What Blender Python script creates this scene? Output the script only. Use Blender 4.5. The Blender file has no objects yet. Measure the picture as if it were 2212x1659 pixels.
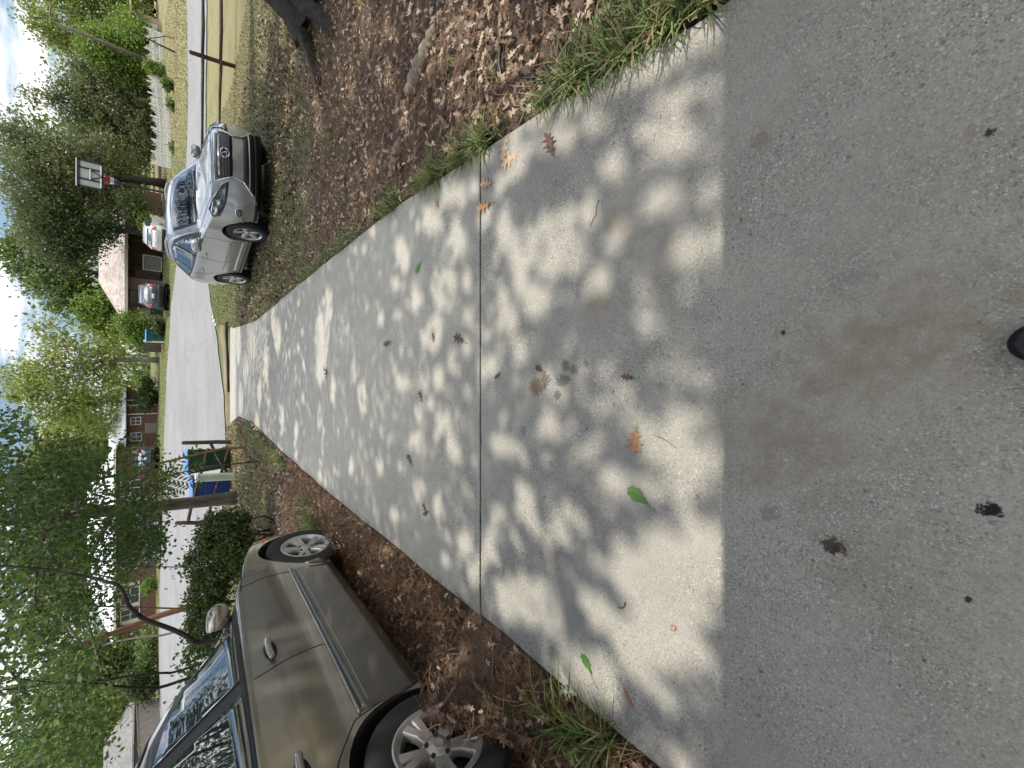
import bpy, bmesh, math, random
import numpy as np
from math import radians as R, sin, cos, pi, sqrt, atan2
from mathutils import Vector, Matrix
from mathutils.bvhtree import BVHTree
random.seed(11); RNG = np.random.default_rng(11)
S = bpy.context.scene
COL = S.collection

# ------------------------------------------------------------------ camera (the phone was held sideways: the picture lies on its side)
PITCH = R(41.8); EYE = 1.4; FPX = 890.0
cam_d = bpy.data.cameras.new('camera'); cam = bpy.data.objects.new('camera', cam_d); COL.objects.link(cam)
fw = Vector((0, cos(PITCH), -sin(PITCH))); up = Vector((0, sin(PITCH), cos(PITCH))); rt = Vector((1, 0, 0))
M = Matrix((-up, rt, -fw)).transposed().to_4x4(); M.translation = (0, 0, EYE)
cam.matrix_world = M
cam_d.sensor_fit = 'HORIZONTAL'; cam_d.sensor_width = 36; cam_d.lens = 36*FPX/2212
cam_d.clip_start = 0.02; cam_d.clip_end = 800
S.camera = cam

# ------------------------------------------------------------------ sun, sky, exposure
SUN_EL, SUN_AZ = R(60), R(72)          # azimuth clockwise from +Y
SUN = Vector((cos(SUN_EL)*sin(SUN_AZ), cos(SUN_EL)*cos(SUN_AZ), sin(SUN_EL)))
ld = bpy.data.lights.new('sun', 'SUN'); ld.energy = 3.0; ld.angle = R(0.53); ld.color = (1.0, 0.945, 0.86)
lo = bpy.data.objects.new('sun', ld); COL.objects.link(lo)
lo.rotation_euler = SUN.to_track_quat('Z', 'Y').to_euler(); lo.location = (8, 4, 20)
W = bpy.data.worlds.new('World'); S.world = W; W.use_nodes = True
nt = W.node_tree; nt.nodes.clear()
def wn(t, **k):
    n = nt.nodes.new(t)
    for a, b in k.items(): setattr(n, a, b)
    return n
out = wn('ShaderNodeOutputWorld'); bg = wn('ShaderNodeBackground'); bg.inputs[1].default_value = 0.15
sky = wn('ShaderNodeTexSky', sky_type='NISHITA', sun_disc=False, sun_elevation=SUN_EL, sun_rotation=SUN_AZ, air_density=1.0, dust_density=0.3, ozone_density=1.6)
tc = wn('ShaderNodeTexCoord'); sep = wn('ShaderNodeSeparateXYZ'); nt.links.new(tc.outputs['Generated'], sep.inputs[0])
zz = wn('ShaderNodeMath', operation='MAXIMUM'); nt.links.new(sep.outputs[2], zz.inputs[0]); zz.inputs[1].default_value = 0.0
za = wn('ShaderNodeMath', operation='ADD'); nt.links.new(zz.outputs[0], za.inputs[0]); za.inputs[1].default_value = 0.10
dx = wn('ShaderNodeMath', operation='DIVIDE'); nt.links.new(sep.outputs[0], dx.inputs[0]); nt.links.new(za.outputs[0], dx.inputs[1])
dy = wn('ShaderNodeMath', operation='DIVIDE'); nt.links.new(sep.outputs[1], dy.inputs[0]); nt.links.new(za.outputs[0], dy.inputs[1])
cx = wn('ShaderNodeCombineXYZ'); nt.links.new(dx.outputs[0], cx.inputs[0]); nt.links.new(dy.outputs[0], cx.inputs[1])
ns = wn('ShaderNodeTexNoise'); ns.inputs['Scale'].default_value = 0.75; ns.inputs['Detail'].default_value = 7; ns.inputs['Roughness'].default_value = 0.58
nt.links.new(cx.outputs[0], ns.inputs['Vector'])
rp = wn('ShaderNodeValToRGB'); rp.color_ramp.elements[0].position = 0.47; rp.color_ramp.elements[1].position = 0.60
nt.links.new(ns.outputs['Fac'], rp.inputs[0])
ns2 = wn('ShaderNodeTexNoise'); ns2.inputs['Scale'].default_value = 2.2; ns2.inputs['Detail'].default_value = 5
nt.links.new(cx.outputs[0], ns2.inputs['Vector'])
cr = wn('ShaderNodeValToRGB'); cr.color_ramp.elements[0].position = 0.3; cr.color_ramp.elements[1].position = 0.7
cr.color_ramp.elements[0].color = (5.6, 5.7, 5.9, 1); cr.color_ramp.elements[1].color = (9.4, 9.2, 8.8, 1)
nt.links.new(ns2.outputs['Fac'], cr.inputs[0])
mx = wn('ShaderNodeMix', data_type='RGBA'); nt.links.new(rp.outputs[0], mx.inputs[0])
hz = wn('ShaderNodeMapRange'); hz.inputs[1].default_value = 0.05; hz.inputs[2].default_value = 0.5; hz.inputs[3].default_value = 0.62; hz.inputs[4].default_value = 2.1
nt.links.new(sep.outputs[2], hz.inputs[0])
cm = wn('ShaderNodeVectorMath', operation='SCALE'); nt.links.new(cr.outputs[0], cm.inputs[0]); nt.links.new(hz.outputs[0], cm.inputs['Scale'])
hs = wn('ShaderNodeMapRange'); hs.inputs[1].default_value = 0.05; hs.inputs[2].default_value = 0.5; hs.inputs[3].default_value = 0.36; hs.inputs[4].default_value = 0.9
nt.links.new(sep.outputs[2], hs.inputs[0])
sm = wn('ShaderNodeVectorMath', operation='SCALE'); nt.links.new(sky.outputs[0], sm.inputs[0]); nt.links.new(hs.outputs[0], sm.inputs['Scale'])
nt.links.new(sm.outputs[0], mx.inputs[6]); nt.links.new(cm.outputs[0], mx.inputs[7])
nt.links.new(mx.outputs[2], bg.inputs[0]); nt.links.new(bg.outputs[0], out.inputs[0])
S.view_settings.view_transform = 'Standard'; S.view_settings.look = 'None'
S.view_settings.exposure = 0.6; S.view_settings.gamma = 1
S.cycles.use_denoising = True
S.cycles.max_bounces = 6; S.cycles.diffuse_bounces = 4; S.cycles.glossy_bounces = 3; S.cycles.transmission_bounces = 3
S.cycles.sample_clamp_indirect = 6; S.cycles.caustics_reflective = False; S.cycles.caustics_refractive = False

# ------------------------------------------------------------------ measuring: photo (upright, 1659 x 2212) <-> world
def ray(u, v):
    x = (u-829.5)/FPX; y = (v-1106)/FPX
    return Vector((x, cos(PITCH)-y*sin(PITCH), -sin(PITCH)-y*cos(PITCH)))
def at(u, v, Y):
    d = ray(u, v); s = Y/d.y
    return Vector((d.x*s, Y, EYE+d.z*s))
def project(x, y, z):
    z = z-EYE
    dep = y*cos(PITCH)-z*sin(PITCH); h = y*sin(PITCH)+z*cos(PITCH)
    dep = np.maximum(dep, 1e-3)
    return 829.5+FPX*x/dep, 1106-FPX*h/dep
SLOPE = 0.0548
def ss(a, b, x):
    t = np.clip((x-a)/(b-a), 0, 1); return t*t*(3-2*t)
CP = []
for (u, v, Y) in [(100,470,22.5),(450,476,22),(700,490,21),(814,484,21.4),(958,466,22.8),(1047,451,24),(1200,449,24.3),(1420,446,24.5),(1632,448,24.5),
    (1660,405,31),(1400,408,31),(1280,402,31.6),(1150,393,33),(1080,382,35.5),(1000,371,38.5),(850,361,41),(700,355,43),(500,349,44),(300,345,45),(100,345,46),
    (1250,349,50),(1100,353,50),(1000,366,42),(1400,373,43),(1530,360,44),(1650,340,55),(900,347,52),(800,340,56),(700,336,57),(600,338,52),(450,339,48),(300,338,48),(150,338,48),(-100,338,50),
    (-400,322,110),(0,320,110),(400,319,110),(830,318,110),(1200,319,110),(1600,320,110),(2100,322,110)]:
    CP.append(at(u, v, Y))
for x in (-30,-18,-9,-3,0,3,8,14,22): CP.append(Vector((x, 17, -SLOPE*17)))
CP = np.array([tuple(p) for p in CP])
def _k(a, b): return np.sqrt(((a[:, None, :]-b[None, :, :])**2).sum(-1)+0.5)
_A = _k(CP[:, :2], CP[:, :2]); _n = len(CP)
_B = np.zeros((_n+3, _n+3)); _B[:_n, :_n] = _A + 0.0*np.eye(_n); _B[:_n, _n] = 1; _B[:_n, _n+1:] = CP[:, :2]; _B[_n:, :_n] = _B[:_n, _n:].T
_w = np.linalg.solve(_B, np.concatenate([CP[:, 2], [0, 0, 0]]))
def rbf(x, y):
    q = np.stack([x.ravel(), y.ravel()], 1)
    r = _k(q, CP[:, :2]) @ _w[:_n] + _w[_n] + q @ _w[_n+1:]
    return r.reshape(x.shape)
# driveway edges on the plane z = -SLOPE*y
def pl(u, v):
    d = ray(u, v); s = EYE/(-d.z-SLOPE*d.y); return Vector((d.x*s, d.y*s, -SLOPE*d.y*s))
LE = [pl(u, v) for u, v in [(19,1400),(314,1060),(534,785),(604,700),(684,610),(748,545),(760,515),(738,490)]]
RE = [pl(u, v) for u, v in [(1644,1560),(1399,1140),(1214,860),(1089,700),(966,553),(950,505)]]
def edge(pts, y0):
    p = [(q.y, q.x) for q in pts]
    p = [(y0, p[0][1]+(0.05 if pts is LE else -0.1))]+p
    return np.array(p)
LEa = edge(LE, -6.0); REa = edge(RE, -6.0)
REa[0, 1] = REa[1, 1]-0.02; LEa[0, 1] = LEa[1, 1]
REa = np.vstack([REa, [21.4, 2.5]])
LEa = LEa[LEa[:, 0].argsort()]; REa = REa[REa[:, 0].argsort()]
def lx(y): return np.interp(y, LEa[:, 0], LEa[:, 1])
def rx(y): return np.interp(y, REa[:, 0], REa[:, 1])
def H(x, y):
    x = np.asarray(x, float); y = np.asarray(y, float)
    w = ss(17.0, 21.5, y)
    z = -SLOPE*y*(1-w) + rbf(x, y)*w
    near = 1-w
    z = z + 0.075*ss(0.1, 0.5, lx(y)-x)*(1-ss(6, 10, y))*near
    z = z - 0.05*ss(0.4, 1.2, x-rx(y))*ss(6.5, 9.5, y)*near
    z = z + 0.10*np.exp(-((x-5.0)**2+(y-5.9)**2)/1.0)
    z = z + 0.40*np.exp(-((x+1.63)/.125)**2-((y-1.80)/.34)**2)+0.24*np.exp(-((x+1.54)/.12)**2-((y-4.25)/.42)**2)
    ins = np.minimum(x-lx(y), rx(y)-x)
    z = z - 0.10*ss(-0.05, 0.12, ins)*(y < 20.6)
    z = z - 0.012*(ins <= 0.0)*(ins > -0.4)*near
    return z
def h1(x, y): return float(H(np.array([x]), np.array([y]))[0])
def gp(u, v):
    d = ray(u, v); s = 0.5
    for i in range(4000):
        p = Vector((0, 0, EYE))+d*s
        if p.z <= h1(p.x, p.y): return p
        s += 0.02+0.004*s
    return p

# ------------------------------------------------------------------ object helpers
def tag(o, label=None, cat=None, group=None, kind=None):
    if label: o['label'] = label
    if cat: o['category'] = cat
    if group: o['group'] = group
    if kind: o['kind'] = kind
    return o
def thing(name, label, cat, loc, rz=0.0, group=None):
    o = bpy.data.objects.new(name, None); COL.objects.link(o)
    o.location = loc; o.rotation_euler = (0, 0, rz); o.empty_display_size = 0.2
    return tag(o, label, cat, group)
class MB:
    def __init__(s): s.v = []; s.f = []
    def add(s, vs, fs):
        b = len(s.v); s.v += [tuple(p) for p in vs]; s.f += [tuple(i+b for i in f) for f in fs]; return s
    def box(s, c, d, m=None):
        x, y, z = d[0]/2, d[1]/2, d[2]/2
        vs = [Vector((a*x, b*y, e*z)) for a in (-1, 1) for b in (-1, 1) for e in (-1, 1)]
        if m is not None: vs = [m @ p for p in vs]
        c = Vector(c)
        return s.add([p+c for p in vs], [(0,1,3,2),(4,6,7,5),(0,4,5,1),(2,3,7,6),(0,2,6,4),(1,5,7,3)])
    def tube(s, pts, rad, n=8, cap=True):
        pts = [Vector(p) for p in pts]
        if not hasattr(rad, '__len__'): rad = [rad]*len(pts)
        vs = []; fs = []; a = None
        for i, p in enumerate(pts):
            t = (pts[min(i+1, len(pts)-1)]-pts[max(i-1, 0)]).normalized()
            if a is None: a = t.orthogonal()
            a = a-t*a.dot(t)
            if a.length < 1e-5: a = t.orthogonal()
            a = a.normalized(); b = t.cross(a)
            for k in range(n):
                q = 2*pi*k/n; vs.append(p+(a*cos(q)+b*sin(q))*rad[i])
        for i in range(len(pts)-1):
            for k in range(n):
                fs.append((i*n+k, i*n+(k+1) % n, (i+1)*n+(k+1) % n, (i+1)*n+k))
        if cap: fs.append(tuple(range(n-1, -1, -1))); fs.append(tuple((len(pts)-1)*n+k for k in range(n)))
        return s.add(vs, fs)
    def lathe(s, prof, n=32, axis='z', o=(0, 0, 0), closed=False):
        o = Vector(o); vs = []; fs = []
        for (r, h) in prof:
            for k in range(n):
                q = 2*pi*k/n; a, b = r*cos(q), r*sin(q)
                vs.append(o+Vector((a, b, h) if axis == 'z' else ((a, h, b) if axis == 'y' else (h, a, b))))
        m = len(prof); rng = m if closed else m-1
        for i in range(rng):
            j = (i+1) % m
            for k in range(n): fs.append((i*n+k, i*n+(k+1) % n, j*n+(k+1) % n, j*n+k))
        return s.add(vs, fs)
    def prism(s, poly, z0, z1):
        n = len(poly); vs = [(p[0], p[1], z0) for p in poly]+[(p[0], p[1], z1) for p in poly]
        return s.add(vs, [tuple(range(n-1, -1, -1)), tuple(range(n, 2*n))]+[(i, (i+1) % n, n+(i+1) % n, n+i) for i in range(n)])
    def build(s, name, mat, parent=None, loc=None, smooth=False, bevel=0, fixn=True):
        me = bpy.data.meshes.new(name)
        off = Vector(loc) if (loc is not None) else Vector((0, 0, 0))
        me.from_pydata([(p[0]-off.x, p[1]-off.y, p[2]-off.z) for p in s.v], [], s.f)
        if fixn:
            bm = bmesh.new(); bm.from_mesh(me); bmesh.ops.recalc_face_normals(bm, faces=bm.faces); bm.to_mesh(me); bm.free()
        return link(name, me, mat, parent, off if loc is not None else None, smooth, bevel)
def link(name, me, mat, parent=None, loc=None, smooth=False, bevel=0):
    o = bpy.data.objects.new(name, me); COL.objects.link(o)
    if mat is not None: me.materials.append(mat)
    if parent is not None: o.parent = parent
    if loc is not None and parent is None: o.location = loc
    if smooth:
        me.polygons.foreach_set('use_smooth', [True]*len(me.polygons))
        if smooth != 'all':
            try: me.set_sharp_from_angle(angle=R(38))
            except Exception: pass
    if bevel:
        m = o.modifiers.new('bevel', 'BEVEL'); m.width = bevel; m.segments = 2; m.limit_method = 'ANGLE'
    return o
def npmesh(name, verts, quads, mat, parent=None, loc=None, smooth=False):
    """verts Nx3 array, quads Mx(3|4) array"""
    me = bpy.data.meshes.new(name); verts = np.asarray(verts, np.float32); quads = np.asarray(quads, np.int32)
    if loc is not None: verts = verts-np.array(tuple(loc), np.float32)
    n, k = quads.shape
    me.vertices.add(len(verts)); me.vertices.foreach_set('co', verts.ravel())
    me.loops.add(n*k); me.loops.foreach_set('vertex_index', quads.ravel())
    me.polygons.add(n); me.polygons.foreach_set('loop_start', np.arange(0, n*k, k, dtype=np.int32))
    try: me.polygons.foreach_set('loop_total', np.full(n, k, np.int32))
    except Exception: pass
    me.update(calc_edges=True); me.validate()
    return link(name, me, mat, parent, loc if parent is None else None, 'all' if smooth else False)

# ------------------------------------------------------------------ materials
class NT:
    def __init__(s, name):
        s.m = bpy.data.materials.new(name); s.m.use_nodes = True; s.t = s.m.node_tree; s.t.nodes.clear()
        s.o = s.t.nodes.new('ShaderNodeOutputMaterial'); s.b = s.n('ShaderNodeBsdfPrincipled')
        s.l(s.b.outputs[0], s.o.inputs[0]); s.c = s.n('ShaderNodeTexCoord').outputs['Object']
    def n(s, t, **k):
        q = s.t.nodes.new(t)
        for a, b in k.items(): setattr(q, a, b)
        return q
    def l(s, a, b): s.t.links.new(a, b)
    def inp(s, sock, val):
        if hasattr(val, 'is_linked') or hasattr(val, 'links'): s.l(val, sock)
        elif isinstance(val, (tuple, list)) and len(val) == 3 and sock.type == 'RGBA': sock.default_value = (*val, 1)
        else: sock.default_value = val
    def set(s, **k):
        for a, b in k.items(): s.inp(s.b.inputs[a.replace('_', ' ')], b)
        return s
    def noise(s, scale, detail=4, rough=0.55, vec=None, out='Fac', dist=0.0):
        q = s.n('ShaderNodeTexNoise'); q.inputs['Scale'].default_value = scale; q.inputs['Detail'].default_value = detail
        q.inputs['Roughness'].default_value = rough; q.inputs['Distortion'].default_value = dist
        s.l(vec or s.c, q.inputs['Vector']); return q.outputs[out]
    def vor(s, scale, vec=None, feature='F1', rnd=1.0, dims='3D'):
        q = s.n('ShaderNodeTexVoronoi', feature=feature, voronoi_dimensions=dims); q.inputs['Scale'].default_value = scale; q.inputs['Randomness'].default_value = rnd
        s.l(vec or s.c, q.inputs['Vector']); return q
    def ramp(s, f, stops, interp='LINEAR'):
        q = s.n('ShaderNodeValToRGB'); e = q.color_ramp; e.interpolation = interp
        while len(e.elements) < len(stops): e.elements.new(0.5)
        for i, (p, c) in enumerate(stops):
            e.elements[i].position = p
            e.elements[i].color = (c, c, c, 1) if not hasattr(c, '__len__') else (*c, 1)
        s.l(f, q.inputs[0]); return q.outputs[0]
    def mix(s, f, a, b, mode='MIX'):
        q = s.n('ShaderNodeMix', data_type='RGBA', blend_type=mode)
        s.inp(q.inputs[0], f); s.inp(q.inputs[6], a); s.inp(q.inputs[7], b); return q.outputs[2]
    def math(s, op, a, b=0.0, c=None):
        q = s.n('ShaderNodeMath', operation=op); s.inp(q.inputs[0], a); s.inp(q.inputs[1], b)
        if c is not None: s.inp(q.inputs[2], c)
        return q.outputs[0]
    def mapv(s, scale=(1, 1, 1), loc=(0, 0, 0), rot=(0, 0, 0)):
        q = s.n('ShaderNodeMapping'); q.inputs['Scale'].default_value = scale; q.inputs['Location'].default_value = loc; q.inputs['Rotation'].default_value = rot
        s.l(s.c, q.inputs[0]); return q.outputs[0]
    def bump(s, h, strength=0.3, dist=0.01):
        q = s.n('ShaderNodeBump'); q.inputs['Strength'].default_value = strength; q.inputs['Distance'].default_value = dist
        s.l(h, q.inputs['Height']); s.l(q.outputs[0], s.b.inputs['Normal']); return s
def plain(name, col, rough=0.6, var=0.25, scale=6, metal=0.0, bump=0.0, bscale=60, stretch=(1, 1, 1), **k):
    t = NT(name); v = t.mapv(stretch)
    f = t.noise(scale, 5, 0.6, v)
    a = tuple(c*(1-var) for c in col); b = tuple(min(1, c*(1+var)) for c in col)
    t.set(Base_Color=t.ramp(f, [(0.3, a), (0.7, b)]), Roughness=rough, Metallic=metal, **k)
    if bump: t.bump(t.noise(bscale, 5, 0.6, v), bump, 0.02)
    return t.m
def foliage(name, dark, mid, light, trans=0.35, rough=0.5):
    t = NT(name); g = t.n('ShaderNodeNewGeometry')
    col = t.ramp(g.outputs['Random Per Island'], [(0.0, dark), (0.5, mid), (1.0, light)])
    t.set(Base_Color=col, Roughness=rough)
    tr = t.n('ShaderNodeBsdfTranslucent'); t.l(t.mix(0.5, col, light), tr.inputs[0])
    ms = t.n('ShaderNodeMixShader'); ms.inputs[0].default_value = trans
    t.l(t.b.outputs[0], ms.inputs[1]); t.l(tr.outputs[0], ms.inputs[2]); t.l(ms.outputs[0], t.o.inputs[0])
    return t.m
def island(name, stops, rough=0.8, trans=0.0):
    t = NT(name); g = t.n('ShaderNodeNewGeometry')
    col = t.ramp(g.outputs['Random Per Island'], stops); t.set(Base_Color=t.mix(t.noise(40, 3), col, (0.05, 0.03, 0.02)) if False else col, Roughness=rough)
    if trans:
        tr = t.n('ShaderNodeBsdfTranslucent'); t.l(col, tr.inputs[0]); ms = t.n('ShaderNodeMixShader'); ms.inputs[0].default_value = trans
        t.l(t.b.outputs[0], ms.inputs[1]); t.l(tr.outputs[0], ms.inputs[2]); t.l(ms.outputs[0], t.o.inputs[0])
    return t.m
def bark(name, a, b, scale=7):
    t = NT(name); v = t.mapv((1, 1, 0.18)); f = t.noise(scale*2, 8, 0.65, v, dist=0.4)
    t.set(Base_Color=t.ramp(f, [(0.3, a), (0.7, b)]), Roughness=0.95); t.bump(f, 0.9, 0.03); return t.m
def paint(name, col, flake=0.5, rough=0.32, dirt=0.15, dcol=(0.2, 0.17, 0.12)):
    t = NT(name); f = t.noise(3.0, 6, 0.65)
    d = t.ramp(f, [(0.35, 0.0), (0.85, dirt)])
    t.set(Base_Color=t.mix(d, col, dcol), Metallic=flake, Roughness=rough, Coat_Weight=0.9, Coat_Roughness=0.05)
    return t.m
def glassm(name, col, ior=1.7, rough=0.03):
    t = NT(name); t.set(Base_Color=t.ramp(t.noise(2.5, 3), [(0.3, tuple(c*0.7 for c in col)), (0.7, col)]), Roughness=rough, IOR=ior); return t.m

M_ = {}
# concrete
t = NT('concrete')
big = t.noise(0.9, 5, 0.6); mid = t.noise(7, 6, 0.65); fine = t.noise(160, 3, 0.7)
col = t.mix(t.ramp(big, [(0.35, 0.0), (0.65, 1.0)]), (0.395, 0.372, 0.314), (0.465, 0.434, 0.362))
col = t.mix(t.ramp(mid, [(0.3, 0.0), (0.7, 0.5)]), col, (0.335, 0.325, 0.29))
col = t.mix(t.ramp(t.noise(3.2, 8, 0.72), [(0.42, 0.0), (0.72, 0.5)]), col, (0.25, 0.23, 0.19))
col = t.mix(t.ramp(t.noise(26, 6, 0.8), [(0.52, 0.0), (0.75, 0.45)]), col, (0.24, 0.225, 0.195))
col = t.mix(t.ramp(fine, [(0.25, 0.7), (0.5, 0.0)]), col, (0.23, 0.225, 0.21))
col = t.mix(t.ramp(fine, [(0.55, 0.0), (0.8, 0.6)]), col, (0.58, 0.55, 0.49))
agg = t.ramp(t.noise(1.7, 5, 0.65), [(0.36, 0.12), (0.62, 1.0)])
for sc, thr, size, c in ((190, 0.70, 0.34, (0.19, 0.19, 0.18)), (120, 0.78, 0.32, (0.14, 0.138, 0.132)), (70, 0.87, 0.24, (0.16, 0.16, 0.155)), (36, 0.93, 0.16, (0.07, 0.07, 0.07)), (150, 0.75, 0.32, (0.68, 0.66, 0.60)), (62, 0.93, 0.20, (0.70, 0.68, 0.62)), (90, 0.86, 0.33, (0.28, 0.22, 0.16))):
    vo = t.vor(sc, dims='2D'); sp = t.n('ShaderNodeSeparateColor'); t.l(vo.outputs['Color'], sp.inputs[0])
    pick = t.math('GREATER_THAN', sp.outputs[0], thr)
    sz = t.math('MULTIPLY', sp.outputs[1], size); sz = t.math('ADD', sz, size*0.45)
    inside = t.math('LESS_THAN', vo.outputs['Distance'], sz)
    f = t.math('MULTIPLY', t.math('MULTIPLY', pick, inside), agg)
    col = t.mix(t.math('MULTIPLY', f, 0.66), col, c)
# stains: (display x of photo, display y, radius m, squash, colour, strength)
STAINS = [(1880,760,0.20,1.3,(0.27,0.215,0.14),0.36),(2000,690,0.17,1.2,(0.26,0.21,0.13),0.42),(1830,800,0.13,1.0,(0.28,0.22,0.15),0.32),(1650,950,0.22,0.8,(0.26,0.205,0.14),0.45),(1760,980,0.16,1,(0.28,0.22,0.155),0.35),
    (1160,835,0.05,1.4,(0.17,0.10,0.06),0.8),(1178,820,0.04,1,(0.12,0.085,0.06),0.8),(1215,822,0.035,1.6,(0.12,0.10,0.08),0.75),(1205,853,0.028,1,(0.10,0.085,0.07),0.75),(1240,800,0.028,1,(0.13,0.11,0.09),0.7),(1222,790,0.03,1,(0.11,0.10,0.09),0.65),(1265,785,0.02,1,(0.14,0.12,0.1),0.6),
    (1800,1180,0.026,1.3,(0.03,0.015,0.012),0.95),(2137,1101,0.018,1.2,(0.012,0.012,0.013),1.0),(2092,1295,0.008,1,(0.015,0.015,0.015),1.0),(1692,720,0.011,0.8,(0.02,0.015,0.01),0.95),(2140,285,0.013,0.7,(0.04,0.02,0.012),0.95),(1678,722,0.02,0.5,(0.26,0.17,0.08),0.45),(2095,290,0.02,0.6,(0.28,0.19,0.10),0.4),
    (1640,305,0.03,1,(0.22,0.14,0.08),0.45),(1660,1110,0.03,1,(0.2,0.16,0.13),0.5),(1330,480,0.07,1.3,(0.34,0.27,0.16),0.5),(1290,660,0.08,1,(0.32,0.25,0.15),0.55),(1180,1180,0.12,1.3,(0.22,0.18,0.15),0.45),(1840,600,0.025,1.5,(0.25,0.26,0.26),0.6),(1130,930,0.03,1,(0.15,0.14,0.12),0.5),(1190,1000,0.02,1,(0.14,0.13,0.12),0.5),
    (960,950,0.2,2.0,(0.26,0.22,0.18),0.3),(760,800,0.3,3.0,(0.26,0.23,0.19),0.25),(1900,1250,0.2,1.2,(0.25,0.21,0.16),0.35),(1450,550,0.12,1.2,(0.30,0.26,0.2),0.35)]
warp = t.n('ShaderNodeTexNoise'); warp.inputs['Scale'].default_value = 18; warp.inputs['Detail'].default_value = 4; t.l(t.c, warp.inputs['Vector'])
warp2 = t.n('ShaderNodeTexNoise'); warp2.inputs['Scale'].default_value = 85; warp2.inputs['Detail'].default_value = 5; warp2.inputs['Roughness'].default_value = .7; t.l(t.c, warp2.inputs['Vector'])
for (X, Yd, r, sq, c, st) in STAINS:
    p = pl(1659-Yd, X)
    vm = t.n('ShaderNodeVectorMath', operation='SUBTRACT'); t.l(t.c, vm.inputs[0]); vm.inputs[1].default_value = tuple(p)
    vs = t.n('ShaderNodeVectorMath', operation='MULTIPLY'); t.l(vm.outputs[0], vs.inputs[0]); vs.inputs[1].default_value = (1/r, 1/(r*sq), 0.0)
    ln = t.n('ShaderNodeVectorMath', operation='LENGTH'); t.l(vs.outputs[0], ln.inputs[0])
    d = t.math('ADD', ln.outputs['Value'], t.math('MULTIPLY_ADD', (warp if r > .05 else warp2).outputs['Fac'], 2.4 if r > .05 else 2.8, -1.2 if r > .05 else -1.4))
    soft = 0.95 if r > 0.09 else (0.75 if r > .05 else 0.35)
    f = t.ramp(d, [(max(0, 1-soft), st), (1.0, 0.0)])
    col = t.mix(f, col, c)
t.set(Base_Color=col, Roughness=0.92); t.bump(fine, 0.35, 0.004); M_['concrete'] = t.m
# asphalt, pale and worn
t = NT('asphalt'); f = t.noise(220, 2, 0.7)
col = t.mix(t.ramp(t.noise(0.35, 5), [(0.35, 0), (0.65, 1)]), (0.215, 0.21, 0.205), (0.265, 0.26, 0.25))
col = t.mix(t.ramp(t.noise(60, 4, 0.8), [(0.3, 0.6), (0.6, 0.0)]), col, (0.15, 0.15, 0.147))
col = t.mix(t.ramp(t.noise(3, 4, 0.6, t.mapv((0.05, 1.2, 1))), [(0.45, 0.0), (0.7, 0.55)]), col, (0.15, 0.147, 0.143))
col = t.mix(t.ramp(t.noise(0.9, 6, 0.75), [(0.56, 0.0), (0.60, 0.4)]), col, (0.165, 0.16, 0.155))
ck = t.vor(0.55, t.mapv((.6, 1, 1)), 'DISTANCE_TO_EDGE', dims='2D'); col = t.mix(t.ramp(ck.outputs['Distance'], [(0.0, 0.7), (0.012, 0.0)]), col, (0.09, 0.088, 0.085))
t.set(Base_Color=col, Roughness=0.9); t.bump(f, 0.3, 0.005); M_['asphalt'] = t.m
# ground: litter/soil <-> grass, by zone attributes
t = NT('ground')
a1 = t.n('ShaderNodeAttribute', attribute_name='grass'); a2 = t.n('ShaderNodeAttribute', attribute_name='dry'); a3 = t.n('ShaderNodeAttribute', attribute_name='red')
f1 = t.noise(28, 6, 0.75); f2 = t.noise(90, 4, 0.8)
soil = t.ramp(f1, [(0.25, (0.03, 0.019, 0.012)), (0.5, (0.11, 0.07, 0.044)), (0.75, (0.26, 0.18, 0.115))])
soil = t.mix(t.ramp(f2, [(0.5, 0.0), (0.75, 0.7)]), soil, (0.30, 0.22, 0.16))
gr = t.ramp(f1, [(0.25, (0.05, 0.065, 0.018)), (0.5, (0.115, 0.135, 0.035)), (0.8, (0.22, 0.235, 0.075))])
gr = t.mix(t.ramp(f2, [(0.35, 0.5), (0.6, 0.0)]), gr, (0.07, 0.085, 0.028))
dr = t.ramp(f1, [(0.25, (0.13, 0.11, 0.045)), (0.55, (0.235, 0.205, 0.09)), (0.8, (0.34, 0.30, 0.15))])
dfac = t.math('ADD', a2.outputs['Fac'], t.math('MULTIPLY_ADD', t.noise(0.9, 5, 0.7), 1.6, -0.8))
gcol = t.mix(t.ramp(dfac, [(0.25, 0.0), (0.75, 1.0)]), gr, dr)
gfac = t.math('ADD', a1.outputs['Fac'], t.math('MULTIPLY_ADD', t.noise(2.6, 6, 0.7), 1.5, -0.75))
col = t.mix(t.ramp(gfac, [(0.3, 0.0), (0.7, 1.0)]), soil, gcol)
col = t.mix(a3.outputs['Fac'], col, t.ramp(f1, [(0.3, (0.24, 0.15, 0.09)), (0.7, (0.40, 0.28, 0.19))]))
t.set(Base_Color=col, Roughness=0.95); t.bump(f1, 0.8, 0.04); M_['ground'] = t.m

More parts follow.
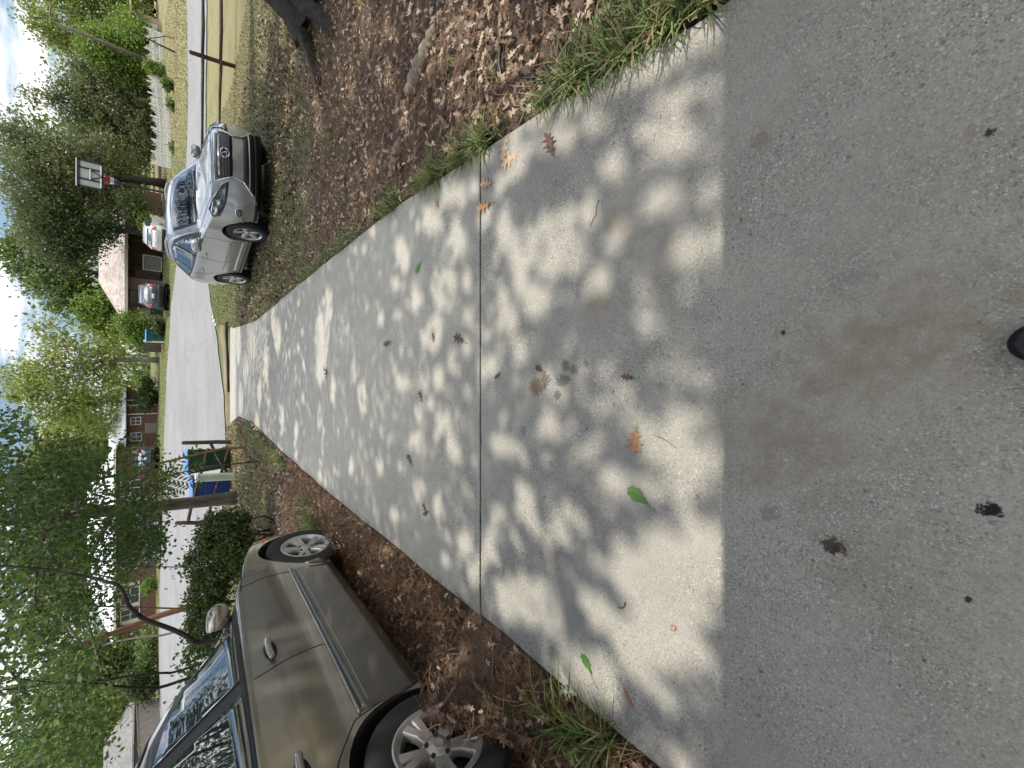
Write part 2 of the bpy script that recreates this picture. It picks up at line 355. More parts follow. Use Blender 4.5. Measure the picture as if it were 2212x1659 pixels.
M_['joint'] = plain('joint_dirt', (0.035, 0.028, 0.02), 0.95, 0.4, 40)
M_['leaf_dry'] = island('dry_leaves', [(0, (0.05, 0.027, 0.016)), (0.35, (0.15, 0.088, 0.052)), (0.7, (0.33, 0.22, 0.14)), (1, (0.64, 0.50, 0.37))], 0.7, 0.15)
M_['straw'] = island('pine_straw', [(0, (0.10, 0.045, 0.02)), (0.5, (0.23, 0.115, 0.05)), (1, (0.36, 0.21, 0.11))], 0.7)
M_['grass'] = island('grass_blades', [(0, (0.04, 0.07, 0.014)), (0.35, (0.11, 0.18, 0.04)), (0.68, (0.25, 0.34, 0.10)), (0.8, (0.42, 0.38, 0.18)), (1, (0.40, 0.29, 0.15))], 0.5, 0.35)
M_['farlawn'] = island('far_lawn_blades', [(0, (0.11, 0.115, 0.035)), (0.5, (0.20, 0.19, 0.07)), (1, (0.30, 0.265, 0.13))], 0.7, 0.3)
M_['drygrass'] = island('lawn_blades', [(0, (0.06, 0.075, 0.02)), (0.4, (0.16, 0.17, 0.05)), (0.75, (0.30, 0.25, 0.11)), (1, (0.42, 0.34, 0.18))], 0.7, 0.3)
M_['lichen'] = plain('pale_lichen_wood', (0.25, 0.205, 0.155), 0.9, 0.4, 14, stretch=(0.3, 3, 3), bump=0.5)
M_['bark_dark'] = bark('dark_oak_bark', (0.004, 0.0035, 0.003), (0.05, 0.04, 0.031))
M_['bark'] = bark('grey_bark', (0.06, 0.048, 0.038), (0.19, 0.155, 0.125))
M_['stem'] = bark('red_brown_stem', (0.09, 0.04, 0.022), (0.22, 0.11, 0.06))
M_['stem_y'] = bark('ochre_stem', (0.16, 0.09, 0.025), (0.36, 0.23, 0.07))
M_['twig'] = bark('bare_grey_twig', (0.16, 0.14, 0.12), (0.34, 0.30, 0.26))
M_['wood_dark'] = plain('weathered_post_wood', (0.07, 0.045, 0.033), 0.9, 0.5, 12, bump=0.6, stretch=(1, 1, 0.2))
M_['wood_grey'] = plain('grey_fence_wood', (0.17, 0.145, 0.13), 0.9, 0.35, 6, bump=0.4, stretch=(5, 5, 0.3))
M_['rubber'] = plain('tyre_rubber', (0.013, 0.0125, 0.012), 0.75, 0.45, 8, bump=0.2)
M_['black'] = plain('black_plastic', (0.014, 0.014, 0.015), 0.45, 0.2, 8)
M_['dark'] = plain('wheel_well_dark', (0.006, 0.006, 0.006), 0.9, 0.2, 8)
M_['alloy'] = plain('alloy_rim', (0.50, 0.49, 0.48), 0.33, 0.2, 5, metal=0.85)
M_['alloy_dirty'] = plain('dusty_alloy_rim', (0.46, 0.44, 0.42), 0.42, 0.3, 9, metal=0.75)
M_['chrome'] = plain('chrome', (0.75, 0.75, 0.75), 0.12, 0.05, 5, metal=1.0)
M_['white'] = plain('white_paint', (0.72, 0.71, 0.68), 0.6, 0.08, 3)
# ================================================================== SETTING: ground, road, driveway
def gridmesh(xs, ys, name, mat, dz=0.0, mask=None, attrs=None):
    X, Y = np.meshgrid(xs, ys); Z = H(X, Y)+dz
    nx, ny = len(xs), len(ys)
    V = np.stack([X.ravel(), Y.ravel(), Z.ravel()], 1)
    i = np.arange(nx*ny).reshape(ny, nx)
    Q = np.stack([i[:-1, :-1], i[:-1, 1:], i[1:, 1:], i[1:, :-1]], -1).reshape(-1, 4)
    o = npmesh(name, V, Q, mat, smooth=True)
    for k, fn in (attrs or {}).items():
        at_ = o.data.attributes.new(k, 'FLOAT', 'POINT'); at_.data.foreach_set('value', fn(X, Y).ravel().astype(np.float32))
    return o
def z_grass(x, y):
    far = ss(20, 22, y)
    right = ss(3.8, 8.0, y)*0.64+ss(14, 18, y)*0.2
    left = ss(7.5, 11, y)*0.62
    g = np.where(x > 0.2, right, left)
    g = np.maximum(g, 0.75*np.exp(-((x-2.6)/1.5)**2)*ss(15, 18, y))
    return np.maximum(g, far)
def z_dry(x, y):
    d = np.where(y > 26, 0.32+0.5*ss(10, 24, x)*1.0, 0.15)
    d = np.maximum(d, 0.7*ss(11, 16, y)*ss(4.2, 7.5, x)*(1-ss(24, 25, y)))
    return d
def z_red(x, y):
    q = np.exp(-((x-0.6)/2.2)**2*1.0)*np.exp(-((y-20.9+.25*np.sin(x*2.1)+.12*np.sin(x*5.3))/0.6)**2)*(.75+.25*np.sin(x*3.7))
    return np.clip(q*1.1, 0, 1)
xs = np.unique(np.concatenate([np.linspace(-260, -40, 12), np.linspace(-40, -10, 40), np.arange(-10, 12, 0.16), np.linspace(12, 45, 44), np.linspace(45, 260, 12)]))
ys = np.unique(np.concatenate([np.linspace(-40, -3, 12), np.arange(-3, 24, 0.16), np.arange(24, 66, 0.6), np.linspace(66, 320, 22)]))
tag(gridmesh(xs, ys, 'ground', M_['ground'], attrs={'grass': z_grass, 'dry': z_dry, 'red': z_red}), kind='structure')

# road: a sheet between measured kerbless edges
near_uv = [(-700,478,22.6),(100,470,22.5),(450,476,22),(700,490,21),(738,488,21.2),(814,484,21.4),(958,466,22.8),(1047,451,24),(1200,449,24.3),(1420,446,24.5),(1632,448,24.5),(2400,450,25)]
far_uv = [(-700,345,47),(100,345,46),(300,345,45),(500,349,44),(700,355,43),(850,361,41),(1000,371,38.5),(1080,382,35.5),(1150,393,33),(1280,402,31.6),(1400,408,31),(1660,405,31),(2400,405,31)]
def curve(lst, n):
    P = np.array([tuple(at(*q))[:2] for q in lst]); o = P[:, 0].argsort(); P = P[o]
    x = np.linspace(-34, 34, n); return x, np.interp(x, P[:, 0], P[:, 1])
rxs, yn = curve(near_uv, 240); _, yf = curve(far_uv, 240)
yn = yn+0.06*np.sin(rxs*2.3)+0.05*np.sin(rxs*5.1+1); yf = yf+0.08*np.sin(rxs*1.7)
T = np.linspace(0, 1, 44)
X = np.repeat(rxs[None], 44, 0); Y = yn[None]*(1-T[:, None])+yf[None]*T[:, None]; Z = H(X, Y)+0.035
i = np.arange(X.size).reshape(X.shape)
tag(npmesh('road', np.stack([X.ravel(), Y.ravel(), Z.ravel()], 1), np.stack([i[:-1, :-1], i[:-1, 1:], i[1:, 1:], i[1:, :-1]], -1).reshape(-1, 4), M_['asphalt'], smooth=True), kind='structure')

# driveway slabs with dirt joints
J = [pl(850, v).y for v in (1037, 702, 553)]
Jx = [-6.0]+J+[pl(850, 497).y]
dw = MB(); jt = MB()
for k in range(len(Jx)-1):
    y0, y1 = Jx[k], Jx[k+1]; g = 0.006 if k == 0 else 0.004
    g0 = 0 if k == 0 else (0.006 if k == 1 else 0.004)
    yy = np.linspace(y0+g0, y1-g, max(3, int((y1-y0)/0.25))); n = len(yy); nx = 70; rj = np.random.default_rng(k+7)
    jr = rj.normal(0, 0.006 if k else .004, (n, 2)); V_ = []; F_ = []; cols = np.linspace(0, 1, nx)
    wob = [np.convolve(rj.normal(0, .0035, nx+4), np.ones(3)/3, 'same')[2:-2]+(rj.uniform(0, 1, nx) < .05)*rj.uniform(0, .010, nx) for _ in range(2)]
    for i, y in enumerate(yy):
        xa, xb = lx(y)+jr[i, 0], rx(y)+jr[i, 1]
        for j, c_ in enumerate(cols):
            yq = y+(abs(wob[0][j]) if i == 0 else (-abs(wob[1][j]) if i == n-1 else 0)); V_.append((xa+(xb-xa)*c_, yq, -SLOPE*yq))
    N_ = len(V_); V_ += [(x_, y_, z_-.12) for x_, y_, z_ in V_]
    ring = [j for j in range(nx)]+[i*nx+nx-1 for i in range(1, n)]+[(n-1)*nx+j for j in range(nx-2, -1, -1)]+[i*nx for i in range(n-2, 0, -1)]
    for i in range(n-1):
        for j in range(nx-1): a_ = i*nx+j; F_.append((a_, a_+1, a_+nx+1, a_+nx))
    for q in range(len(ring)): a_, b_ = ring[q], ring[(q+1) % len(ring)]; F_.append((b_, a_, a_+N_, b_+N_))
    F_.append(tuple(r_+N_ for r_ in ring[::-1]))
    dw.add(V_, F_)
    if k < 3: jt.box(((lx(y1)+rx(y1))/2, y1, -SLOPE*y1-0.019), (rx(y1)-lx(y1)+0.1, 0.06, 0.02))
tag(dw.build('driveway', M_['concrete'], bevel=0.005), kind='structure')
jo = jt.build('expansion_joint', M_['joint']); tag(jo, kind='structure')

# ================================================================== leaf litter, straw, grass blades
OAK = [(0, .015), (.12, .10), (.17, .21), (.25, .16), (.28, .06), (.40, .10), (.47, .34), (.55, .26), (.56, .09), (.68, .12), (.74, .30), (.81, .20), (.80, .08), (.9, .10), (1, 0)]
OAKL = [(0, .02), (.16, .2), (.26, .06), (.44, .33), (.54, .08), (.72, .29), (.79, .08), (1, 0)]
def leaf_template(prof, wid=1.0):
    n = len(prof); v = []
    for (l, w) in prof: v.append((l, 0, 0))
    for (l, w) in prof: v.append((l, w*wid, 0))
    for (l, w) in prof: v.append((l, -w*wid, 0))
    q = [(i, i+1, n+i+1, n+i) for i in range(n-1)]+[(i+1, i, 2*n+i, 2*n+i+1) for i in range(n-1)]
    return np.array(v, float), np.array(q, int)
def scatter(name, tmpl, P, size, mat, rng, curl=0.5, tilt=0.5, label=None, cat=None, up_n=None, yaw=None):
    V, Q = tmpl; n = len(P); m = len(V)
    yaw = rng.uniform(0, 2*pi, n) if yaw is None else yaw
    tl = rng.normal(0, tilt, n); rl = rng.normal(0, tilt, n); cu = rng.normal(0, curl, n); cv = rng.normal(0, curl, n)
    x = V[None, :, 0]-0.5; y = V[None, :, 1]*(1-0.25*np.abs(cu[:, None])); 
    z = cu[:, None]*1.6*(y**2)+cv[:, None]*0.8*(x**2)+0*x
    x = np.repeat(x, n, 0) if x.shape[0] == 1 else x
    ct, st = np.cos(tl)[:, None], np.sin(tl)[:, None]; x, z = x*ct-z*st, x*st+z*ct
    ct, st = np.cos(rl)[:, None], np.sin(rl)[:, None]; y, z = y*ct-z*st, y*st+z*ct
    cy, sy = np.cos(yaw)[:, None], np.sin(yaw)[:, None]; x, y = x*cy-y*sy, x*sy+y*cy
    s = size[:, None]
    lift = np.maximum(0, -(z*s).min(1))
    pts = np.stack([P[:, 0, None]+x*s, P[:, 1, None]+y*s, P[:, 2, None]+z*s+lift[:, None]*0.8+0.004], -1).reshape(-1, 3)
    qs = (Q[None]+(np.arange(n)*m)[:, None, None]).reshape(-1, Q.shape[1])
    return npmesh(name, pts, qs, mat)
def on_ground(x, y, dz=0.0): return np.stack([x, y, H(x, y)+dz], 1)
rng = np.random.default_rng(3)
# left strip (mulch) and right bed
def samp(n, x0, x1, y0, y1, ok, p=1.0):
    x = rng.uniform(x0, x1, n); y = y0+(y1-y0)*rng.uniform(0, 1, n)**p; k = ok(x, y); return x[k], y[k]
def off_drive(x, y): return (x < lx(y)-0.02) | (x > rx(y)+0.03)
x1, y1 = samp(20000, -4.2, -1.2, -0.6, 8.5, lambda x, y: (x < lx(y)-0.01), 1.35)
x2, y2 = samp(40000, 1.2, 8.5, -0.4, 9.5, lambda x, y: (x > rx(y)+0.02) & (rng.uniform(0, 1, len(x)) > .8*ss(4.0, 8.0, y)), 1.2)
x = np.concatenate([x1, x2]); y = np.concatenate([y1, y2])
litter = scatter('leaf_litter', leaf_template(OAKL), on_ground(x, y, rng.uniform(0, .035, len(x))), rng.uniform(.03, .072, len(x))+np.clip(.045-.012*y, 0, .04)*rng.uniform(0, 1, len(x)), M_['leaf_dry'], rng, 0.7, 0.26)
tag(litter, 'brown oak leaf litter lying along both sides of the driveway', 'leaf litter', kind='stuff')
x3, y3 = samp(15000, -5, 8.8, 7.0, 20.5, lambda x, y: off_drive(x, y), 1.3)
dia = (np.array([(0, 0, 0), (.45, .3, .05), (1, 0, 0), (.5, -.3, .05)], float), np.array([(0, 1, 2, 3)]))
lit2 = scatter('lawn_leaves', dia, on_ground(x3, y3, 0.012), rng.uniform(.05, .11, len(x3)), M_['leaf_dry'], rng, 0.9, 0.5)
tag(lit2, 'small brown leaves scattered through the thin shaded grass', 'leaf litter', kind='stuff')
# pine straw
x, y = samp(36000, -4.0, -1.2, -0.6, 7.5, lambda x, y: (x < lx(y)+0.0), 1.3)
xb, yb = samp(5000, 1.3, 6.5, 0.4, 6.0, lambda x, y: (x > rx(y)+0.03), 1.2)
x = np.concatenate([x, xb]); y = np.concatenate([y, yb])
nd = (np.array([(0, -.006, 0), (.5, -.012, 0), (1, -.006, 0), (1, .006, 0), (.5, .012, 0), (0, .006, 0)], float), np.array([(0, 1, 4, 5), (1, 2, 3, 4)]))
tag(scatter('pine_straw', nd, on_ground(x, y, rng.uniform(.0, .05, len(x))), rng.uniform(.10, .20, len(x)), M_['straw'], rng, 0.9, 0.28), 'reddish brown pine straw mulch beside the tan sedan', 'pine straw', kind='stuff')
# grass blades
def blades(name, P, h, lean, mat, rng, width=0.006, dirx=None):
    n = len(P); yaw = rng.uniform(0, 2*pi, n) if dirx is None else dirx+rng.normal(0, 0.8, n)
    d = np.stack([np.cos(yaw), np.sin(yaw), 0*yaw], 1); sd = np.stack([-d[:, 1], d[:, 0], 0*yaw], 1)
    L = lean*rng.uniform(0.2, 1.9, n); hh = h*rng.uniform(0.35, 1.3, n); w = width*rng.uniform(0.7, 1.3, n)
    rows = []
    for t, wf in ((0, 1.0), (0.4, 0.9), (0.75, 0.6), (1.0, 0.08)):
        c = P+d*(L*t*t)[:, None]+np.array([0, 0, 1])*((hh*(t-0.25*t*t*np.minimum(1.5, L/hh)*1.3)))[:, None]
        rows += [c-sd*(w*wf)[:, None], c+sd*(w*wf)[:, None]]
    V = np.stack(rows, 1).reshape(-1, 3)
    Q = np.array([(0, 1, 3, 2), (2, 3, 5, 4), (4, 5, 7, 6)])
    q = (Q[None]+(np.arange(n)*8)[:, None, None]).reshape(-1, 4)
    return npmesh(name, V, q, mat)
def edge_pts(side, y0, y1, n, spread, bias=0.0):
    y = rng.uniform(y0, y1, n); e = (rx(y) if side > 0 else lx(y))
    x = e+side*(np.abs(rng.normal(0, spread, n))-bias); return x, y
# right edge clumps (photo: long tufts at display x 1100-1500, 930-1100, 860-900, 740-790)
gx = []; gy = []; gh = []; gl = []
for (yc, sy, n, sp, h) in ((0.93, 0.15, 460, 0.10, 0.13), (1.22, 0.07, 230, 0.07, 0.12), (0.66, 0.10, 360, 0.12, 0.12), (1.45, 0.05, 60, 0.05, 0.08), (1.95, 0.07, 210, 0.04, 0.12), (2.16, 0.07, 190, 0.05, 0.11), (2.52, 0.07, 230, 0.045, 0.12), (2.72, 0.07, 150, 0.05, 0.10), (3.3, 0.10, 240, 0.06, 0.10), (3.65, 0.08, 110, 0.06, 0.08), (4.6, 0.3, 420, 0.09, 0.08), (6.4, 0.5, 380, 0.12, 0.08), (5.6, 0.3, 200, 0.1, 0.07)):
    y = rng.normal(yc, sy, n); x = rx(y)+0.015+np.abs(rng.normal(0, sp, n)); gx.append(x); gy.append(y); gh.append(np.full(n, h)); gl.append(np.full(n, h*0.9))
for k in range(46):
    yc = rng.uniform(0.6, 7); xc = rx(yc)+rng.uniform(0.1, 4.5); n = 26
    gx.append(rng.normal(xc, .04, n)); gy.append(rng.normal(yc, .04, n)); gh.append(np.full(n, rng.uniform(.04, .09))); gl.append(np.full(n, .05))
# left edge tufts
for (yc, xo, sy, n, h) in ((1.18, -0.10, 0.10, 130, 0.19), (1.05, -0.02, 0.06, 60, 0.15), (0.92, -0.25, 0.08, 70, 0.12), (5.6, -0.45, 0.28, 420, 0.16), (6.1, -0.3, 0.25, 260, 0.13), (8.6, -0.12, 0.5, 460, 0.13), (10.0, -0.2, 0.6, 500, 0.12), (11.6, -0.25, 0.5, 600, 0.13), (12.6, -0.1, 0.35, 500, 0.12)):
    y = rng.normal(yc, sy, n); x = lx(y)+xo-np.abs(rng.normal(0, .10 if yc > 2 else .04, n)); gx.append(x); gy.append(y); gh.append(np.full(n, h)); gl.append(np.full(n, h*0.9))
gx = np.concatenate(gx); gy = np.concatenate(gy); gh = np.concatenate(gh); gl = np.concatenate(gl)
tag(blades('grass', on_ground(gx, gy), gh, gl, M_['grass'], rng, 0.0045), 'bright green grass tufts growing over the driveway edges', 'grass', kind='stuff')
# thin lawn, mid distance
x, y = samp(95000, -9, 11, 3.5, 22, lambda x, y: off_drive(x, y) & (rng.uniform(0, 1, len(x)) < 0.15+0.9*z_grass(x, y)), 1.0)
h = 0.045+0.03*rng.uniform(0, 1, len(x))
tag(blades('lawn', on_ground(x, y), h, h*0.8, M_['drygrass'], rng, 0.009), 'thin shaded lawn grass on both sides of the driveway end', 'grass', kind='stuff')
x, y = samp(42000, -26, 30, 30, 50, lambda x, y: y > np.interp(x, rxs, yf)+0.15, 1.25)
h = 0.06+0.05*rng.uniform(0, 1, len(x))
tag(blades('far_lawn', on_ground(x, y), h, h*0.8, M_['farlawn'], rng, 0.018), 'sunlit yellow-green lawns across the road', 'grass', kind='stuff')
x, y = samp(9000, 1.2, 5.5, 16.5, 23.8, lambda x, y: (x > rx(y)+0.05) & (y < np.interp(x, rxs, yn)-0.1), 1.0)
h = 0.07+0.04*rng.uniform(0, 1, len(x))
tag(blades('verge_grass', on_ground(x, y), h, h*0.8, M_['grass'], rng, 0.01), 'sunlit green verge grass between driveway end and road', 'grass', kind='stuff')

# ================================================================== trees
def kites(P, size, rng, flat=0.0, droop=None):
    """leaf-sized folded kites; P Nx3 -> verts, quads"""
    n = len(P)
    a = rng.normal(0, 1, (n, 3)); a[:, 2] *= (1-flat); a /= np.linalg.norm(a, axis=1)[:, None]
    b = rng.normal(0, 1, (n, 3)); b[:, 2] *= (1-flat); b -= a*(a*b).sum(1)[:, None]; b /= np.linalg.norm(b, axis=1)[:, None]
    c = np.cross(a, b); s = size[:, None]
    V = np.stack([P-a*s*.5, P+b*s*.30+c*s*.08, P+a*s*.5, P-b*s*.30+c*s*.08], 1).reshape(-1, 3)
    Q = np.arange(4*n).reshape(n, 4); return V, Q
def clumps(blobs, nclump, nleaf, rng, spread, shell=0.55):
    """blobs: (centre, (rx,ry,rz)); leaves gathered in clumps towards each blob's outside"""
    vol = np.array([b[1][0]*b[1][1]*b[1][2] for b in blobs])**0.7; pick = rng.choice(len(blobs), nclump, p=vol/vol.sum())
    d = rng.normal(0, 1, (nclump, 3)); d /= np.linalg.norm(d, axis=1)[:, None]
    r = rng.uniform(shell, 1.0, nclump)**0.6
    C = np.array([tuple(b[0]) for b in blobs])[pick]+d*r[:, None]*np.array([b[1] for b in blobs])[pick]*rng.uniform(.75, 1.12, (nclump, 1))
    sz = rng.uniform(0.5, 1.4, nclump)
    P = np.repeat(C, nleaf, 0)+rng.normal(0, 1, (nclump*nleaf, 3))*spread*np.repeat(sz, nleaf)[:, None]*np.array([1, 1, .75])
    return C, P
def limb(mb, a, b, r0, r1, rng, n=6, wob=0.06, seg=6):
    a, b = Vector(a), Vector(b); L = (b-a).length; pts = []
    for i in range(seg+1):
        t = i/seg; p = a.lerp(b, t)
        if 0 < i < seg: p += Vector(rng.normal(0, 1, 3))*L*wob*0.5
        p.z += sin(t*pi)*L*0.05
        pts.append(p)
    mb.tube(pts, [r0+(r1-r0)*(i/seg) for i in range(seg+1)], n); return pts
def tree(name, label, base, height, trunk_r, blobs, mats, nclump, nleaf, leaf, spread, seed, group=None, lean=(0, 0), limbs=7, shell=0.5, cat='tree', trunk_top=0.75):
    rg = np.random.default_rng(seed); base = Vector(base)
    t = thing(name, label, cat, base, group=group)
    topz = height*trunk_top; mb = MB(); pts = []
    for i in range(8):
        q = i/7; pts.append(Vector((lean[0]*q*q+0.25*trunk_r*sin(q*5+seed), lean[1]*q*q+0.25*trunk_r*cos(q*4+seed), -0.15+q*(topz+0.15))))
    mb.tube(pts, [trunk_r*(1.35-0.9*min(1, i/7*1.05)) if i else trunk_r*1.6 for i in range(8)], 10)
    bl = [(Vector(c)-base, r) for c, r in blobs]
    C, P = clumps(bl, nclump, nleaf, rg, spread, shell)
    for k in range(limbs):
        s = pts[rg.integers(3, 8)]; e = Vector(C[rg.integers(0, len(C))]); limb(mb, s, s.lerp(e, .85), trunk_r*.38, trunk_r*.07, rg)
    mb.build('trunk', mats[0], t, smooth='all', fixn=False)
    V, Q = kites(P, leaf*rg.uniform(.7, 1.3, len(P)), rg); npmesh('crown', V, Q, mats[1], t)
    return t

# --- the big oaks whose crowns shade the driveway (their leaves are above the picture)
SH = -SUN                                   # light travels this way
def shadow_uv(P):
    s = (P[:, 2]+SLOPE*P[:, 1])/(SUN.z+SLOPE*SUN.y)     # distance back along the ray to the driveway plane
    G = P-np.array(tuple(SUN))*s[:, None]
    u, v = project(G[:, 0], G[:, 1], -SLOPE*G[:, 1]); return v, 1659-u, G     # display X, display Y of the photo
LIT = [(1440,1300,125,195),(1500,1230,70,120),(1215,1135,55,60),(1130,1295,88,70),(1180,1330,60,50),(1245,1445,60,80),(1300,1480,60,70),(1480,1040,55,55),(1380,905,42,42),(1405,975,35,35),(1385,1065,50,30),(1290,950,28,30),(1225,925,24,24),(1420,1390,120,100),(1520,1000,35,40),
    (1470,50,95,85),(1440,215,55,40),(1390,285,48,36),(1430,425,62,48),(1530,425,30,45),(1530,525,38,42),(1455,125,55,45),(1330,150,85,60),(1270,265,55,40),(1240,200,60,60),(1330,60,90,60),(1200,300,60,40),(1350,360,30,25),
    (1200,520,90,85),(1145,640,50,50),(1125,560,38,60),(1285,600,50,45),(1250,470,60,50),(1090,500,25,60),(1085,660,20,45),(1330,520,30,25),(1380,620,30,30),
    (960,625,36,70),(900,640,18,50),(985,520,30,60),(930,475,35,40),(870,545,20,50),(985,420,40,40),(1010,690,15,35),(940,700,22,40),(1010,600,14,40),
    (930,735,28,30),(870,830,22,25),(948,800,16,18),(985,800,14,16),(1010,745,14,25),(975,770,12,22),(915,830,14,16),(1060,800,30,40),(1100,690,34,40),(1120,750,25,40),(1010,850,12,20),
    (696,735,20,95),(710,660,12,50),(690,800,12,40),(782,852,12,50),(765,800,7,35),(758,1010,8,25),(690,900,7,40),(720,840,8,40),
    (868,1010,18,14),(905,1060,14,26),(1000,1175,26,50),(945,1100,14,30),(1080,1112,22,36),(960,920,28,36),(985,985,16,24),(900,960,20,30),(1060,1170,20,40),(1025,1240,22,40),(850,1110,14,25),(905,890,14,24),
    (515,740,6,60),(530,800,6,50),(545,740,5,50),(560,850,6,40),(575,790,6,50),(600,722,10,50),(520,860,6,40),(505,700,5,60),(590,690,6,40),(555,920,7,40),(610,905,6,30),(640,930,6,30),
    (1455,770,22,28),(1400,700,28,22),(1480,620,22,20),(1350,740,20,20),(1500,790,18,20),(1300,800,20,22),(1260,860,22,20),(1350,850,30,22),(1180,900,20,26),(1500,900,30,26),(1455,860,20,20),
    # beds beside the driveway
    (1150,110,60,60),(1080,30,80,40),(950,120,60,50),(1000,220,50,70),(880,260,16,60),(760,200,14,90),(690,260,10,60),(640,110,18,80),(560,110,16,70),(620,230,8,60),(1040,320,30,50),(1100,260,30,60),(1220,120,60,60),(1300,60,60,60),(800,330,14,40),(660,420,7,40),
    (470,640,10,40),(485,610,8,40),(840,1190,30,20),(790,1260,25,30),(900,1420,30,50),(1050,1440,25,50),(960,1520,20,30),(600,990,8,30),(520,1000,10,50),(570,1080,6,40)]
LIT += [(1105,120,95,120),(1010,80,60,90),(1150,230,60,60),(930,60,50,70),(1230,60,60,60),(840,120,26,110),(790,60,18,90),(735,330,12,60),(610,60,14,60),(520,60,14,90),(500,150,12,60),(1060,250,40,40),(700,120,14,60),(980,330,20,40)]
LITA = np.array(LIT, float)
def lit_keep(P, rg, soft):
    """True where a leaf may stay: no leaf hangs where its shadow would fill one of the gaps seen on the ground"""
    X, Yd, G = shadow_uv(P); keep = np.ones(len(P), bool)
    for i in range(0, len(P), 20000):
        a = ((X[i:i+20000, None]-LITA[None, :, 0])/LITA[None, :, 2])**2+((Yd[i:i+20000, None]-LITA[None, :, 1])/LITA[None, :, 3])**2
        keep[i:i+20000] = ~(a < soft[i:i+20000, None]).any(1)
    return keep
hr = np.random.default_rng(404); HOLES = []
for k in range(46):
    yc = .7+10*hr.uniform(0, 1)**2.0; xc = hr.uniform(-1.6, 2.2) if hr.uniform() < .75 else hr.uniform(1.5, 5)
    for j in range(hr.integers(3, 11)): HOLES.append((xc+hr.normal(0, .28), yc+hr.normal(0, .22), hr.uniform(.035, .085)))
HOLES = np.array(HOLES)
M_['oak_leaf'] = foliage('oak_leaves', (0.022, 0.05, 0.010), (0.05, 0.10, 0.02), (0.10, 0.17, 0.04), 0.3)
def shade_oak(label, base, trunk_r, ht, x0, x1, y0, y1, n, seed, lean):
    rg = np.random.default_rng(seed); base = Vector((base[0], base[1], h1(*base)))
    t = thing('oak_tree', label, 'tree', base)
    nc = n//14
    C = np.stack([rg.uniform(x0, x1, nc), rg.uniform(y0, y1, nc), rg.uniform(6.9, 9.6, nc)], 1)
    P = np.repeat(C, 14, 0)+rg.normal(0, 1, (nc*14, 3))*np.array([.17, .17, .13])
    cid = np.repeat(np.arange(nc), 14); ok_ = P[:, 2] > 6.6; P = P[ok_]; cid = cid[ok_]
    _, _, G = shadow_uv(P)
    sf = np.clip(.74+.24*rg.normal(0, 1, nc), .25, 1.15); sf[rg.uniform(0, 1, nc) < .045] = 0.0
    P = P[lit_keep(P, rg, sf[cid]*rg.uniform(.9, 1.1, len(P)))]
    _, _, G = shadow_uv(P); k_ = np.ones(len(P), bool)
    for i in range(0, len(P), 20000):
        g_ = G[i:i+20000]; k_[i:i+20000] = ~(((g_[:, None, 0]-HOLES[None, :, 0])**2+((g_[:, None, 1]-HOLES[None, :, 1])*.8)**2) < HOLES[None, :, 2]**2).any(1)
    P = P[k_]
    hole = (np.abs(P[:, 0]-6.3) < 1.5) & (np.abs(P[:, 1]-13.2) < 1.8); P = P[~hole | (rg.uniform(0, 1, len(P)) < .3)]
    V, Q = kites(P, rg.uniform(.075, .125, len(P)), rg, 0.55)
    npmesh('crown', V-np.array(tuple(base)), Q, M_['oak_leaf'], t)
    return t, base, P
t, ob, P = shade_oak('massive dark oak trunk with flared roots at the right edge of the photo', (5.6, 5.85), .42, 7, 0.6, 11.8, -0.6, 13.4, 185000, 21, (0.6, 0))
rg = np.random.default_rng(5)
tk = MB()
def ridges(mb, amp=.05):
    from mathutils import noise as mn
    for i, v in enumerate(mb.v):
        p = Vector(v); a = atan2(p.y, p.x+.1*0-.25)
        k = mn.fractal(Vector((cos(a)*7+p.x*2, sin(a)*7+p.y*2, p.z*1.3)), 1.0, 2.0, 4); k2 = mn.noise(p*9)
        d = Vector((cos(a), sin(a), .15)); mb.v[i] = tuple(p+d*(k*amp+k2*.012))
def chaikin_pts(p, r):
    q = [np.array([*a, b]) for a, b in zip(p, r)]
    for _ in range(3):
        n_ = [q[0]]
        for a, b in zip(q[:-1], q[1:]): n_ += [a*.75+b*.25, a*.25+b*.75]
        q = n_+[q[-1]]
    return [tuple(a[:3]) for a in q], [float(a[3]) for a in q]
rp_ = chaikin_pts([(-.25, 0, -.25), (-.12, 0, .0), (.0, 0, .18), (.12, 0, .45), (.26, .02, .9), (.42, .04, 1.6), (.5, .05, 2.6), (.5, .1, 4.0), (.3, .1, 6.2)], [.85, .68, .54, .45, .40, .37, .35, .30, .2]); tk.tube(rp_[0], rp_[1], 56)
for pts_, rr_ in (([(5.35, 5.85, .75), (gp(1650, 640), .36), (gp(1612, 660), .14), (gp(1565, 674), .05), (gp(1505, 688), .02), (gp(1445, 697), -.03)], [.26, .19, .13, .09, .07, .05]), ([(5.4, 5.5, .35), (gp(1650, 672), .22), (gp(1616, 702), .05), (gp(1588, 730), -.04)], [.18, .12, .08, .05])):
    pp_ = [tuple(Vector((q[0].x, q[0].y, q[0].z+q[1]))-ob) if len(q) == 2 else tuple(Vector((q[0], q[1], h1(q[0], q[1])+q[2]))-ob) for q in pts_]
    rp_ = chaikin_pts(pp_, rr_); tk.tube(rp_[0], rp_[1], 26)
ridges(tk)
for k in range(16):
    e = Vector(P[rg.integers(0, len(P))])-ob; big_ = e.x > 1.0; limb(tk, (.3, .1, rg.uniform(5.4, 6.2)), Vector((e.x, e.y, max(e.z, 7.6))), .12 if big_ else .035, .02 if big_ else .01, rg)
from mathutils import noise as mnoise
tko = tk.build('trunk', M_['bark_dark'], t, smooth='all', fixn=False)
t2, ob2, P2 = shade_oak('second tall oak out of frame on the right, nearer the road', (12.5, 13.5), .3, 8, 0.6, 13.0, 13.4, 18.0, 52000, 22, (0, 0))
